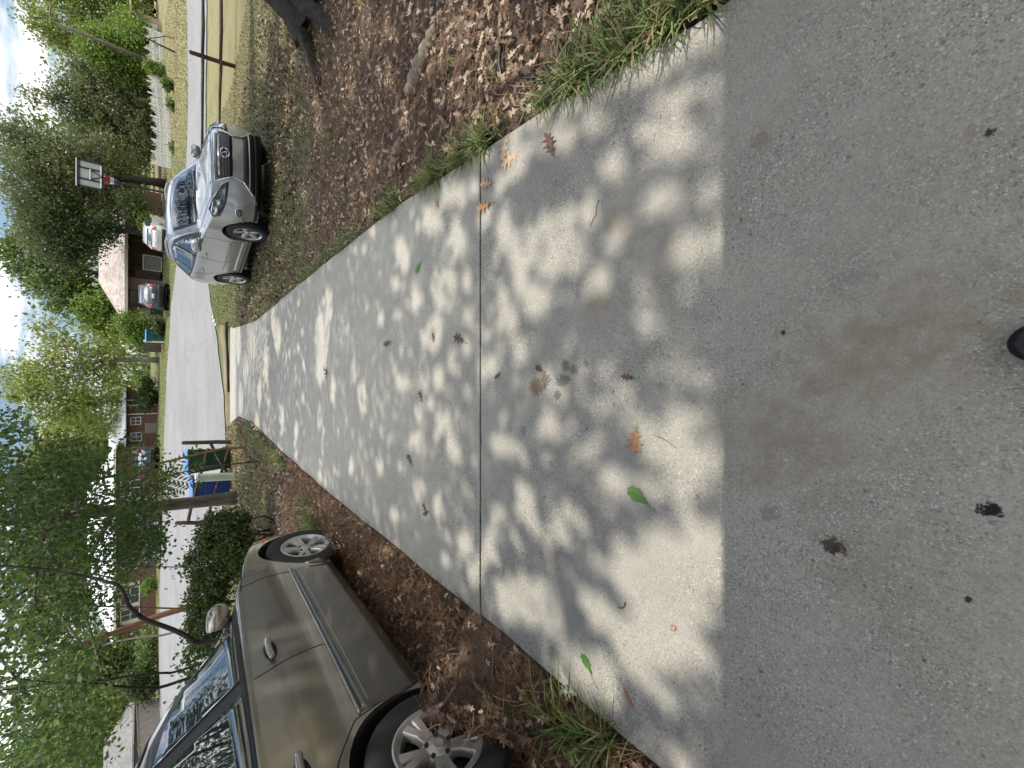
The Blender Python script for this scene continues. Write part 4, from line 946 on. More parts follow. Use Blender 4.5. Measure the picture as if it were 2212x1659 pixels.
for (xx, st) in ((1.36, 0.0), (-1.38, 0)):
    for sg in (-1, 1): k.wheel(xx, sg, .36, .225, .94, 'single', M_['alloy'], st, .235)
k.place((3.115, 10.2, -.235), (2.757, 12.92, -.385), -.94, 1.36, -1.38, 1.06)
CAR_SILVER = k

def far_car(label, paint_m, pos, head, name='parked_crossover', scale=1.0, cat=None):
    k = crossover(label, paint_m, name, detail=False)
    for xx in (1.36, -1.38):
        for sg in (-1, 1): k.wheel(xx, sg, .36, .225, .94, 'single', M_['alloy'], 0, .235)
    k.root.location = pos; k.root.rotation_euler = (0, 0, head); k.root.scale = (scale,)*3
    return k
dkblue = paint('dark_blue_grey_paint', (0.035, 0.045, 0.06), .3, .3, .1); wht = paint('pearl_white_paint', (0.55, 0.55, 0.53), .1, .35, .08); charc = paint('charcoal_paint', (0.03, 0.032, 0.035), .3, .35, .1); bluep = paint('mid_blue_paint', (0.035, 0.07, 0.16), .2, .35, .1)
def gpos(u, v, Y):
    p = at(u, v, Y); return Vector((p.x, p.y, h1(p.x, p.y)))
p = gpos(1017, 366, 43.4); far_car('dark blue-grey crossover seen from behind in the brick house driveway', dkblue, p, R(80), scale=1.08)
p = gpos(1153, 362, 41.5); far_car('white crossover parked between silver crossover roof and brick house porch', wht, p, R(62))
p = gpos(508, 343, 44.5); far_car('charcoal car parked across the road behind the hanging oak leaves', charc, p, R(172))
p = gpos(672, 338, 50); far_car('blue vehicle half hidden beside the white roofed house', bluep, p, R(95))
p = gpos(1652, 344, 58); far_car('dark car far off at the right edge, past the wide dry lawn', charc, p, R(120))
# ================================================================== BACKGROUND: houses, fences, trees across the road
def brickm(name, a, b, mortar, scale=9):
    t = NT(name); q = t.n('ShaderNodeTexBrick'); q.inputs['Scale'].default_value = scale
    q.inputs['Color1'].default_value = (*a, 1); q.inputs['Color2'].default_value = (*b, 1); q.inputs['Mortar'].default_value = (*mortar, 1)
    q.inputs['Mortar Size'].default_value = 0.02; q.inputs['Bias'].default_value = -0.2; q.inputs['Brick Width'].default_value = 1.6; q.inputs['Row Height'].default_value = .6
    mp = t.n('ShaderNodeMapping'); mp.inputs['Rotation'].default_value = (R(90), 0, 0); t.l(t.c, mp.inputs[0]); t.l(mp.outputs[0], q.inputs['Vector'])
    f = t.noise(14, 4); t.set(Base_Color=t.mix(t.ramp(f, [(.35, .5), (.65, 0)]), q.outputs['Color'], (0.07, 0.04, 0.03)), Roughness=.9); return t.m
def shinglem(name, a, b, scale=3.2):
    t = NT(name); v = t.vor(scale, t.mapv((1, 1, 2.2))); sp = t.n('ShaderNodeSeparateColor'); t.l(v.outputs['Color'], sp.inputs[0])
    c = t.mix(sp.outputs[0], a, b); c = t.mix(t.ramp(t.noise(.8, 4), [(.4, 0), (.7, .4)]), c, tuple(x*.7 for x in a)); t.set(Base_Color=c, Roughness=.95); return t.m
M_['brick'] = brickm('mottled_brick', (0.30, 0.17, 0.105), (0.42, 0.28, 0.20), (0.36, 0.32, 0.27))
M_['brick2'] = brickm('brown_brick', (0.16, 0.075, 0.05), (0.25, 0.14, 0.095), (0.28, 0.22, 0.19))
M_['shingle'] = shinglem('tan_shingles', (0.34, 0.285, 0.245), (0.54, 0.47, 0.42))
t = NT('white_metal_roof'); wv = t.n('ShaderNodeTexWave'); wv.inputs['Scale'].default_value = 1.1; t.l(t.c, wv.inputs['Vector'])
t.set(Base_Color=t.mix(t.ramp(wv.outputs['Fac'], [(.85, 0), (.95, .35)]), t.ramp(t.noise(2, 4), [(.3, (.70, .72, .74)), (.7, (.82, .83, .84))]), (.5, .52, .54)), Roughness=.4); M_['white_roof'] = t.m
M_['grey_roof'] = shinglem('grey_shingles', (0.16, 0.155, 0.15), (0.24, 0.23, 0.22))
M_['win_dark'] = glassm('dark_window_glass', (0.03, 0.034, 0.036), 1.6, .08)
M_['cream'] = plain('cream_trim', (0.62, 0.58, 0.46), .7, .1, 3)
M_['pink'] = plain('faded_pink_board', (0.50, 0.36, 0.30), .8, .15, 3)
M_['door'] = plain('pale_door', (0.55, 0.50, 0.46), .7, .1, 3)
M_['lattice'] = plain('lattice_white', (0.60, 0.56, 0.46), .8, .15, 8)
# --- brick house with tan hip roof
def hip(mb, x0, x1, y0, y1, ze, zr, hl, hr, th=.14):
    ym = (y0+y1)/2
    vs = [(x0, y0, ze), (x1, y0, ze), (x1, y1, ze), (x0, y1, ze), (x0+hl, ym, zr), (x1-hr, ym, zr), (x0, y0, ze-th), (x1, y0, ze-th), (x1, y1, ze-th), (x0, y1, ze-th)]
    return mb.add(vs, [(0, 1, 5, 4), (1, 2, 5), (2, 3, 4, 5), (3, 0, 4), (0, 6, 7, 1), (1, 7, 8, 2), (2, 8, 9, 3), (3, 9, 6, 0), (9, 8, 7, 6)])
def wall_box(mb, x0, x1, y0, y1, z0, z1): return mb.box(((x0+x1)/2, (y0+y1)/2, (z0+z1)/2), (x1-x0, y1-y0, z1-z0))
def window(parent, x0, x1, y, z0, z1, frame_m, mull=1, name='window'):
    f = MB(); w = .07
    wall_box(f, x0-w, x1+w, y-.05, y+.02, z1, z1+w); wall_box(f, x0-w, x1+w, y-.07, y+.02, z0-w, z0)
    wall_box(f, x0-w, x0, y-.05, y+.02, z0, z1); wall_box(f, x1, x1+w, y-.05, y+.02, z0, z1)
    for i in range(mull): xx = x0+(x1-x0)*(i+1)/(mull+1); wall_box(f, xx-.025, xx+.025, y-.045, y+.02, z0, z1)
    wall_box(f, x0, x1, y-.04, y+.02, (z0+z1)/2-.022, (z0+z1)/2+.022)
    o = f.build(name, frame_m, parent); g = MB(); wall_box(g, x0, x1, y-.02, y+.015, z0, z1); g.build('pane', M_['win_dark'], o); return o
A = at(967, 273, 50.0); B = at(1275, 273, 50.0); zb = h1(8, 50.8)-.1; ze = A.z; zr = at(1066, 213, 54.5).z
x0, x1 = A.x, B.x; o = Vector((x0, 50, zb))
t = thing('brick_house', 'brick ranch house with tan hip roof and shaded porch behind the dark crossover', 'house', o)
def L(p): return Vector(p)-o
X = lambda u, v=300: at(u, v, 50.6).x-o.x
Zf = lambda v: at(1000, v, 50.6).z-o.z
W_ = x1-x0; e = ze-zb
w = MB(); wall_box(w, .45, X(1059), .75, 8.4, -.4, e-.1); wall_box(w, X(1059), W_-.45, 4.2, 8.4, -.4, e-.1); wall_box(w, X(1168), W_-.45, .75, 4.2, -.4, e-.1); w.build('wall', M_['brick'], t)
r = MB(); hip(r, 0, W_, 0, 9.2, e+.12, zr-zb, 3.9, 3.9, .05); r.build('roof', M_['shingle'], t)
g = MB(); wall_box(g, -.02, W_+.02, -.10, .0, e-.10, e+.10); g.build('gutter', M_['cream'], t); g = MB(); wall_box(g, .1, W_-.1, .05, 9.1, e-.10, e-.06); g.build('soffit', M_['wood_grey'], t)
window(t, X(997), X(1031), .75, Zf(313), Zf(281), M_['black'], 1)
window(t, X(1195), X(1225), .75, Zf(313), Zf(283), M_['black'], 1)
d = MB(); wall_box(d, X(1072)-.0, X(1072)+.95, 4.13, 4.2, -.1, 2.0); d.build('door', M_['door'], t)
for uu in (1061, 1078, 1110, 1140): p = MB(); wall_box(p, X(uu)-.06, X(uu)+.06, .85, .97, -.3, e-.1); p.build('porch_post', M_['wood_dark'], t)
la = MB(); xa, xb = X(1078), X(1112); za, zc = Zf(350), Zf(311)
wall_box(la, xa, xb, .70, .78, zc, zc+.10); wall_box(la, xa, xb, .70, .78, za, za+.08); wall_box(la, xa, xa+.08, .70, .78, za, zc); wall_box(la, xb-.08, xb, .70, .78, za, zc)
n = 12; ww = xb-xa; hh = zc-za
for k in range(-n, n+1):
    for sgn in (1, -1):
        pts = []
        for tt in np.linspace(0, 1, 30):
            xx = xa+ww*tt; z_ = za+(tt*ww*sgn+k*.19+(0 if sgn > 0 else ww))
            if za <= z_ <= zc: pts.append((xx, .74+.012*sgn, z_))
        if len(pts) > 1: la.tube([pts[0], pts[-1]], .022, 4)
la.build('lattice_panel', M_['lattice'], t)
ds = MB(); ds.tube([(X(972), .68, e-.15), (X(972), .68, 0)], .05, 6); ds.build('downspout', M_['cream'], t)
# --- white roofed house on the left and its lower wing
zb = h1(-10, 50)-.1; A = at(262, 247, 49); B = at(688, 256, 49); o = Vector((A.x, 49, zb)); W_ = B.x-A.x; e = at(470, 250, 49).z-zb; zr = at(470, 188, 53.5).z-zb
t = thing('brick_house', 'long brown brick house with bright white metal roof on the left across the road', 'house', o)
X = lambda u, v=300: at(u, v, 49.7).x-o.x
Zf = lambda v: at(400, v, 49.7).z-o.z
w = MB(); wall_box(w, .5, W_-.5, .75, 8.5, -.6, e-.05); w.build('wall', M_['brick2'], t)
r = MB(); hip(r, 0, W_, 0, 9.2, e+.15, zr, 4.2, 4.0, .12); r.build('roof', M_['white_roof'], t)
g = MB(); wall_box(g, -.02, W_+.02, -.12, 0, e-.02, e+.14); g.build('gutter', M_['cream'], t)
for (ua, ub) in ((326, 348), (360, 392), (440, 470), (592, 622)):
    window(t, X(ua), X(ub), .75, Zf(300), Zf(262), M_['white'], 1)
for ua in (318, 352, 398, 432): sh = MB(); wall_box(sh, X(ua), X(ua)+.32, .68, .75, Zf(302), Zf(260)); sh.build('shutter', M_['cream'], t)
g = MB(); wall_box(g, X(560), X(585), .70, .75, Zf(335), Zf(268)); g.build('door', M_['white'], t)
zb = h1(-4, 56)-.1; A = at(676, 273, 55); B = at(822, 273, 55); o = Vector((A.x, 55, zb)); W_ = B.x-A.x; e = A.z-zb; zr = at(740, 234, 58.5).z-zb
t = thing('brick_house', 'smaller dark brick house with white hip roof between the trees at centre', 'house', o)
X = lambda u, v=300: at(u, v, 55.7).x-o.x
Zf = lambda v: at(750, v, 55.7).z-o.z
w = MB(); wall_box(w, .4, W_-.4, .7, 7.5, -.6, e-.05); w.build('wall', M_['brick2'], t)
r = MB(); hip(r, 0, W_, 0, 8, e+.12, zr, .6, 4.4, .1); r.build('roof', M_['white_roof'], t)
window(t, X(743), X(757), .7, Zf(303), Zf(283), M_['white'], 1); window(t, X(708), X(724), .7, Zf(305), Zf(283), M_['white'], 1)
for uu in (765, 784, 795): p = MB(); wall_box(p, X(uu)-.06, X(uu)+.06, .45, .57, -.3, e-.05); p.build('porch_post', M_['cream'], t)
ac = at(735, 325, 54.2)
a = MB(); a.box((0, 0, .45), (1.0, .8, .9)); t = thing('air_conditioner', 'grey air conditioner box beside the small white roofed house', 'air conditioner', Vector((ac.x, ac.y, h1(ac.x, ac.y))))
a.build('cabinet', M_['wood_grey'], t, bevel=.03); a = MB(); a.lathe([(.001, .91), (.32, .91), (.34, .90)], 20); a.build('fan_grille', M_['black'], t)
# far left: grey building, timber fence
zb = h1(-24, 46)-.1; A = at(-260, 290, 46); B = at(52, 290, 46); o = Vector((A.x, 46, zb))
t = thing('grey_house', 'grey building with dark shingle roof at the far left edge above the tan sedan roof', 'house', o); W_ = B.x-A.x; e = A.z-zb
w = MB(); wall_box(w, .3, W_-.3, .5, 7, -.6, e); w.build('wall', M_['wood_grey'], t)
r = MB(); hip(r, 0, W_, 0, 7.5, e+.12, e+2.0, 3, 1.6, .1); r.build('roof', M_['grey_roof'], t)
def plank_fence(label, u0, u1, v_top, v_bot, Y0, Y1, name='wooden_fence', m=None, cap=True):
    a, b = at(u0, v_bot, Y0), at(u1, v_bot, Y1); hgt = at(u0, v_top, Y0).z-a.z; a.z = h1(a.x, a.y)-.05; b.z = h1(b.x, b.y)-.05
    t = thing(name, label, 'fence', a); d = b-a; n = int(d.length/.16); f = MB(); rg = np.random.default_rng(int(u0)); ang = atan2(d.y, d.x)
    for i in range(n):
        p = d*((i+.5)/n); f.box(p+Vector((0, 0, hgt/2+rg.uniform(-.015, .015))), (.148, .025, hgt), Matrix.Rotation(ang, 3, 'Z'))
    f.build('board', m or M_['wood_grey'], t)
    for z in (.35, hgt-.25, hgt+.03): rl = MB(); rl.tube([Vector((0, .05 if z < hgt else 0, z)), d+Vector((0, .05 if z < hgt else 0, z))], .05, 4); rl.build('rail', m or M_['wood_grey'], t)
    return t
plank_fence('grey board fence with sun stripes at the far left beyond the road', 40, 150, 283, 336, 43, 46)
plank_fence('short dark timber fence behind the grass verge left of the small bush', 898, 934, 290, 342, 50, 51.5, m=M_['wood_dark'])
# --- white scalloped picket fence
a, b = at(1296, 369, 42.5), at(1585, 352, 47); P0 = Vector((a.x, a.y, h1(a.x, a.y)))
t = thing('picket_fence', 'white scalloped picket fence under the big trees on the right', 'fence', P0); pk = MB(); rl = MB(); ps = MB()
n = 96; sec = 13.0; prev = None
for i in range(n+1):
    q = i/n; p = a.lerp(b, q); p.z = h1(p.x, p.y); k = (q*sec) % 1.0; hgt = 1.18-.30*sin(pi*k)
    p = p-P0; ang = atan2(b.y-a.y, b.x-a.x)
    pk.box(p+Vector((0, 0, hgt/2+.04)), (.075, .02, hgt), Matrix.Rotation(ang, 3, 'Z'))
    if i % 8 == 0:
        ps = MB(); ps.box(p+Vector((0, .07, .62)), (.10, .10, 1.3), Matrix.Rotation(ang, 3, 'Z')); ps.build('post', M_['white'], t)
        if prev is not None:
            for z in (.28, .72): rl = MB(); rl.tube([prev+Vector((0, .03, z)), p+Vector((0, .03, z))], .04, 4); rl.build('rail', M_['white'], t)
        prev = p
pk.build('picket', M_['white'], t)
# --- split rail fences on our side of the road
def rough_post(mb, base, top, r, rg):
    pts = [Vector(base).lerp(Vector(top), i/5)+Vector((rg.normal(0, .006), rg.normal(0, .006), 0)) for i in range(6)]
    pts.append(Vector(top)+(Vector(top)-Vector(base)).normalized()*.03); mb.tube(pts, [r*1.08, r, r*1.02, r*.98, r, r*.92, r*.55], 10)
rg = np.random.default_rng(8)
def W3(u, v, Y, o): return at(u, v, Y)-o
o = at(1519, 505, 17.2); o.z = h1(o.x, o.y)
t = thing('split_rail_fence', 'two rail timber fence with one dark post crossing the right lawn', 'fence', o)
m = MB(); rough_post(m, (0, 0, -.2), W3(1546, 411, 17.15, o), .068, rg); m.build('post', M_['wood_dark'], t, smooth='all', fixn=False)
b2 = at(1900, 512, 17.0); m = MB(); rough_post(m, Vector((b2.x, b2.y, h1(b2.x, b2.y)-.2))-o, at(1930, 411, 17)-o, .068, rg); m.build('post', M_['wood_dark'], t, smooth='all', fixn=False)
b3 = at(1105, 500, 17.6); m = MB(); rough_post(m, Vector((b3.x, b3.y, h1(b3.x, b3.y)-.2))-o, at(1112, 413, 17.6)-o, .068, rg); m.build('post', M_['wood_dark'], t, smooth='all', fixn=False)
for (vv, va, vb, vc) in ((0, 436, 438, 436), (1, 476, 477, 470)):
    m = MB()
    q0, q1, q2 = W3(1930, va, 17.0, o), W3(1535 if vv == 0 else 1528, vb, 17.12, o), W3(1109, vc, 17.6, o)
    pts = [q0.lerp(q1, i/6)+Vector(rg.normal(0, .012, 3)) for i in range(7)]; m.tube(pts, [.045+.006*rg.normal() for _ in pts], 8); m.build('rail', M_['wood_dark'], t, smooth='all', fixn=False)
    m = MB(); pts = [q1.lerp(q2, i/6)+Vector(rg.normal(0, .012, 3)) for i in range(7)]; m.tube(pts, [.042+.006*rg.normal() for _ in pts], 8); m.build('rail', M_['wood_dark'], t, smooth='all', fixn=False)
o = at(703, 500, 17.6); o.z = h1(o.x, o.y)
t = thing('split_rail_fence', 'broken timber fence with fallen rail in front of the blue and green bins', 'fence', o)
m = MB(); rough_post(m, (0, 0, -.2), W3(703, 395, 17.6, o), .068, rg); m.build('post', M_['wood_dark'], t, smooth='all', fixn=False)
m = MB(); rough_post(m, W3(530, 488, 18.2, o), W3(529, 380, 18.2, o), .068, rg); m.build('post', M_['wood_dark'], t, smooth='all', fixn=False)
m = MB(); m.tube([W3(701, 455, 17.6, o), W3(672, 470, 17.5, o), W3(640, 490, 17.4, o)], [.045, .05, .045], 8); m.build('rail', M_['wood_dark'], t, smooth='all', fixn=False)
for (va, vb) in ((416, 410), (458, 455)):
    m = MB(); m.tube([W3(530, va-10, 18.2, o), W3(570, va-2, 18.1, o), W3(690, vb+40, 17.7, o)], [.05, .05, .045], 8); m.build('rail', M_['wood_dark'], t, smooth='all', fixn=False)
# --- wheelie bins, pipe
def bin_(label, pos, body_m, lid_m, hgt=1.08, rz=0.0, wid=.62):
    t = thing('wheelie_bin', label, 'bin', pos, rz); m = MB()
    a, b = wid*.42, wid*.5
    vs = [(-a, -a, .06), (a, -a, .06), (a, a, .06), (-a, a, .06), (-b, -b*1.1, hgt*.93), (b, -b*1.1, hgt*.93), (b, b*1.1, hgt*.93), (-b, b*1.1, hgt*.93)]
    m.add(vs, [(3, 2, 1, 0), (0, 1, 5, 4), (1, 2, 6, 5), (2, 3, 7, 6), (3, 0, 4, 7), (4, 5, 6, 7)]); m.box((0, 0, hgt*.91), (wid*1.06, wid*1.16, .06)); m.box((0, -b*1.02, hgt*.62), (wid*.5, .02, .05))
    m.build('bin_body', body_m, t, bevel=.025)
    l = MB(); n = 8; vs = []; fs = []
    for i in range(n+1):
        q = i/n; y = -b*1.2+2.4*b*q; z = hgt*.945+.07*sin(pi*min(1, q*1.0)); vs += [(-b*1.08, y, z), (b*1.08, y, z)]
    for i in range(n): fs.append((2*i, 2*i+1, 2*i+3, 2*i+2))
    k0 = len(vs); vs += [(x, y, hgt*.935) for (x, y, z) in vs]; fs += [tuple(k0+j for j in reversed(f)) for f in fs]
    fs += [(2*i, 2*i+2, k0+2*i+2, k0+2*i) for i in range(n)]+[(2*i+1, k0+2*i+1, k0+2*i+3, 2*i+3) for i in range(n)]+[(0, k0, k0+1, 1), (2*n, 2*n+1, k0+2*n+1, k0+2*n)]
    l.add(vs, fs); l.box((0, b*1.25, hgt*.93), (wid*.7, .05, .05)); l.build('lid', lid_m, t, bevel=.01)
    for sg in (-1, 1):
        w = MB(); w.lathe([(.03, -.03), (.10, -.03), (.10, .03), (.03, .03)], 16, 'x', (sg*wid*.46, b*.9, .10), closed=True); w.build('wheel', M_['black'], t)
    return t
grn = plain('dark_green_plastic', (0.012, 0.055, 0.036), .45, .25, 4); blu = plain('blue_plastic', (0.012, 0.04, 0.20), .45, .2, 4); lidb = plain('light_blue_lid', (0.10, 0.22, 0.55), .4, .15, 4); teal = plain('teal_plastic', (0.015, 0.08, 0.085), .45, .2, 4); cyan = plain('sky_blue_lid', (0.06, 0.33, 0.62), .4, .1, 4)
def gxy(u, v, Y, dz=0): p = at(u, v, Y); return Vector((p.x, p.y, h1(p.x, p.y)+dz))
bin_('dark green wheelie bin with blue lid behind the fallen fence rail', gxy(670, 489, 18.3), grn, lidb, 1.36, R(6), .82)
bin_('blue wheelie bin with blue lid behind the pale green pipe', gxy(615, 489, 18.5), blu, lidb, 1.22, R(-4), .70)
bin_('small teal bin with sky blue lid beside the far bush', gxy(930, 356, 46.5), teal, cyan, 1.25, R(10), .95)
bin_('green bin against the corner of the brick house', gxy(986, 350, 49.2), grn, grn, .95, 0, .7)
pg = plain('pale_green_pvc', (0.40, 0.46, 0.36), .5, .12, 5)
o = gxy(628, 492, 17.4); t = thing('pipe_post', 'pale green round pipe post standing in front of the blue bin', 'post', o)
m = MB(); m.tube([(0, 0, -.2), at(626, 424, 17.35)-o], .135, 20); m.build('pipe', pg, t, smooth=True); m = MB(); c_ = at(626, 424, 17.35)-o; m.tube([c_-Vector((0, 0, .04)), c_+Vector((0, 0, .03))], .15, 20); m.build('cap', M_['white'], t, smooth=True)
o = gxy(920, 362, 46.2); t = thing('marker_post', 'white marker post with orange sign beside the teal bin', 'post', o); m = MB(); m.tube([(0, 0, -.2), (0, 0, 1.35)], .10, 12); m.build('post', M_['white'], t, smooth=True); m = MB(); m.box((.0, -.105, 1.0), (.12, .012, .34)); m.build('sticker', amber, t)
# --- basketball hoop
o = gxy(1242, 362, 42.5)
t = thing('basketball_hoop', 'black framed basketball hoop with red and white net above the silver crossover', 'basketball hoop', o)
top = at(1274, 232, 42.0)-o; top.y = 0
m = MB(); m.tube([(0, 0, -.3), (top.x*.5, 0, top.z*.5), top], .075, 10); m.build('pole', M_['black'], t, smooth=True)
bc = at(1281, 196, 41.4)-o; sc_ = at(1281+28, 196, 41.4).x-at(1281-28, 196, 41.4).x; hw = sc_/2; hh = (at(1281, 172, 41.4).z-at(1281, 225, 41.4).z)/2
tilt = Matrix.Rotation(R(0), 3, 'X'); m = MB(); m.box(bc, (hw*2, .05, hh*2)); m.build('backboard', plain('clear_board', (0.34, 0.36, 0.33), .3, .1), t)
f = MB(); w = .14
for (cx_, cz_, sx, sz) in ((0, hh, hw*2+.14, w), (0, -hh, hw*2+.14, w), (-hw, 0, w, hh*2), (hw, 0, w, hh*2), (-hw*.42, 0, .10, hh*2), (hw*.42, 0, .10, hh*2)): f.box(bc+Vector((cx_, -.04, cz_)), (sx, .07, sz))
f.box(bc+Vector((0, -.04, hh*.05)), (hw*.84, .05, .08)); f.build('frame', M_['black'], t)
s_ = MB(); s_.box(bc+Vector((0, -.085, -hh+.1)), (hw*1.7, .02, .07)); s_.build('border_stripe', M_['white'], t); s_ = MB(); s_.box(bc+Vector((0, -.085, hh*.05)), (hw*.8, .02, .07)); s_.build('border_stripe', M_['white'], t); s_ = MB(); s_.box(bc+Vector((0, -.0, hh+.10)), (hw*2.1, .08, .06)); s_.build('border_stripe', M_['white'], t)
for sg in (-1, 1): br = MB(); br.tube([bc+Vector((sg*hw*.35, -.08, hh*.0)), bc+Vector((0, -.10, -hh*1.0))], .035, 5); br.build('brace', M_['black'], t)
hc = bc+Vector((.16, .62, -hh-.08)); hm = MB(); hm.tube([hc+Vector((.38*cos(q), .38*sin(q), 0)) for q in np.linspace(0, 2*pi, 25)], .03, 6); hm.tube([hc+Vector((0, -.38, 0)), hc+Vector((-.1, -.6, .05))], .05, 6); hm.build('rim', red, t, smooth='all', fixn=False)
for (za, zb_, ra, rb, mm) in ((0, -.26, .32, .25, red), (-.26, -.46, .25, .21, M_['white']), (-.46, -.6, .21, .19, blu)):
    nm = MB()
    for i in range(12):
        q = 2*pi*i/12
        for s2 in (-1, 1): nm.tube([hc+Vector((ra*cos(q), ra*sin(q), za)), hc+Vector((rb*cos(q+s2*.5), rb*sin(q+s2*.5), zb_))], .013, 3)
    nm.build('net', mm, t)
# --- utility pole and sapling with stake
o = gxy(1515, 353, 46); top = at(1637, 122, 46); m = MB(); t = thing('utility_pole', 'slim grey utility pole with arm at top right among bright trees', 'pole', o)
tp = top-o; tp.y = 0; m.tube([(0, 0, -.3), (tp.x*.0+.05, 0, tp.z*.5), (.1, 0, tp.z)], [.16, .13, .10], 10); m.build('pole', M_['bark'], t, smooth='all')
m = MB(); m.tube([(.1, 0, tp.z), (.5, 0, tp.z+.35), (1.2, 0, tp.z+.3)], .05, 6); m.build('arm', M_['wood_grey'], t, smooth='all')
o = gxy(1553, 361, 39); t = thing('staked_sapling', 'thin young tree with brace stake on the dry right lawn', 'tree', o)
m = MB(); m.tube([(0, 0, -.1), (.1, 0, 1.0), (.25, 0, 2.2), (.4, .1, 3.2)], [.06, .05, .04, .02], 6); m.build('trunk', M_['bark_dark'], t, smooth='all'); m = MB(); m.tube([(.95, 0, 0), (.9, 0, .5), (.15, 0, 1.5)], .03, 5); m.build('stake', M_['wood_dark'], t)
rg = np.random.default_rng(4); P = rg.normal(0, 1, (500, 3))*np.array([.45, .4, .6])+np.array([.35, .1, 2.7]); V, Q = kites(P, rg.uniform(.12, .22, 500), rg); M_['f_bright'] = foliage('bright_leaves', (0.05, 0.10, 0.012), (0.13, 0.22, 0.03), (0.26, 0.36, 0.06), .4); npmesh('crown', V, Q, M_['f_bright'], t)
# porch boards glimpsed on the right
o = gxy(1556, 352, 50); t = thing('garden_shed', 'pink and cream board shed glimpsed beside the utility pole', 'shed', o); m = MB(); m.box((1.2, 1, 1.0), (2.6, 1.6, 2.0)); m.build('wall', M_['pink'], t); m = MB(); m.box((1.2, .15, 2.06), (2.9, 2.0, .12)); m.build('roof', M_['cream'], t); m = MB(); m.box((1.6, .18, 1.0), (.7, .04, 1.5)); m.build('door', M_['white'], t)

# ================================================================== trees across the road
M_['f_yellow'] = foliage('yellow_green_leaves', (0.085, 0.115, 0.02), (0.19, 0.24, 0.042), (0.34, 0.39, 0.085), .45)
M_['f_mid'] = foliage('mid_green_leaves', (0.04, 0.072, 0.016), (0.10, 0.155, 0.034), (0.20, 0.27, 0.065), .4)
M_['f_grey'] = foliage('grey_green_leaves', (0.045, 0.062, 0.02), (0.115, 0.145, 0.048), (0.23, 0.26, 0.10), .42)
M_['f_dark'] = foliage('dark_green_leaves', (0.022, 0.038, 0.011), (0.055, 0.085, 0.022), (0.12, 0.165, 0.05), .42)
def blob(u, v, Y, ru, rv, ry=None):
    p = at(u, v, Y); a = (at(u+ru, v, Y)-p).length; b = (at(u, v-rv, Y)-p).length; return (p, (a, ry or a*.8, b))
def bgtree(label, u, Y, bl, mat, bk, nclump, nleaf, leaf, spread, seed, tr=.2, group=None, name='tree', limbs=7, shell=.45, v_base=350):
    p = gxy(u, v_base, Y); bl = [blob(*b) for b in bl]; top = max(b[0].z+b[1][2] for b in bl)-p.z
    c0 = bl[0][0]
    return tree(name, label, p, top, tr, bl, (bk, mat), nclump, nleaf, leaf, spread, seed, lean=(sum(b[0].x for b in bl)/len(bl)-p.x, 0), limbs=limbs, shell=shell, cat='tree')
b_, d_ = M_['bark'], M_['bark_dark']
bgtree('tall yellow-green tree filling the top right corner', 1660, 56, [(1625, 120, 56, 70, 75), (1690, 180, 56, 80, 110), (1580, 150, 57, 50, 70), (1640, 250, 56, 60, 70), (1745, 90, 57, 80, 80)], M_['f_yellow'], b_, 560, 34, .26, .52, 31, .25)
bgtree('bright green leafy tree behind the right end of the picket fence', 1560, 50, [(1555, 245, 50, 48, 60), (1520, 275, 50, 36, 45), (1590, 290, 50, 45, 40), (1565, 200, 50.5, 35, 35)], M_['f_bright'], b_, 420, 34, .21, .4, 32, .2)
bgtree('tall grey-green cedar with spiky top behind the picket fence', 1450, 53, [(1430, 240, 53, 95, 90), (1445, 150, 53, 45, 60), (1446, 95, 53, 14, 60), (1350, 220, 53, 60, 80), (1490, 210, 53, 40, 70), (1390, 300, 52, 90, 40)], M_['f_grey'], d_, 900, 34, .21, .40, 33, .3, limbs=10)
bgtree('dark spreading oak with leaning trunk behind the basketball hoop', 1262, 47, [(1290, 130, 48, 90, 75), (1200, 150, 48, 70, 60), (1240, 60, 48, 100, 55), (1340, 40, 49, 70, 45), (1160, 90, 48, 50, 60), (1255, 240, 48, 60, 50), (1180, 240, 47.5, 45, 32), (1320, 230, 48, 50, 60)], M_['f_grey'], d_, 900, 32, .21, .42, 34, .27, limbs=12)
bgtree('dark overhanging oak branch mass above the brick house roof', 1150, 45.5, [(1140, 170, 45.5, 45, 55), (1115, 130, 45.5, 30, 50), (1195, 100, 45.5, 60, 55), (1170, 225, 45, 35, 28), (1210, 285, 45, 34, 28)], M_['f_dark'], d_, 380, 32, .20, .36, 35, .22)
bgtree('leafy green tree rising behind the brick house left gable', 1050, 62, [(1060, 130, 62, 75, 75), (1110, 60, 63, 55, 60), (1010, 190, 62, 50, 45), (1140, 170, 62, 60, 50)], M_['f_mid'], b_, 420, 28, .36, .6, 36, .25)
bgtree('broad green tree behind the silver crossover and brick roof', 1215, 66, [(1230, 150, 66, 90, 80), (1330, 150, 67, 90, 100), (1250, 250, 66, 110, 60)], M_['f_mid'], b_, 360, 28, .42, .7, 37, .25)
bgtree('yellow-green bushy tree left of the brick house roof', 985, 58, [(985, 205, 58, 40, 45), (955, 240, 58, 42, 40), (1005, 240, 58, 30, 35)], M_['f_bright'], b_, 220, 28, .3, .45, 38, .18)
bgtree('thin yellow-leaved tree with bare grey branches at centre', 880, 54, [(880, 150, 54, 70, 85), (930, 110, 55, 45, 60), (840, 90, 54, 50, 80), (890, 240, 54, 65, 45), (820, 190, 54, 50, 60)], M_['f_yellow'], M_['twig'], 300, 16, .28, .5, 39, .2, limbs=26, shell=.3)
bgtree('tall sparse yellow-green tree against the sky left of centre', 800, 57, [(790, 120, 57, 60, 90), (760, 200, 57, 55, 70), (830, 50, 57, 50, 60), (800, 260, 57, 60, 40)], M_['f_yellow'], M_['twig'], 330, 18, .3, .5, 40, .22, limbs=22, shell=.3)
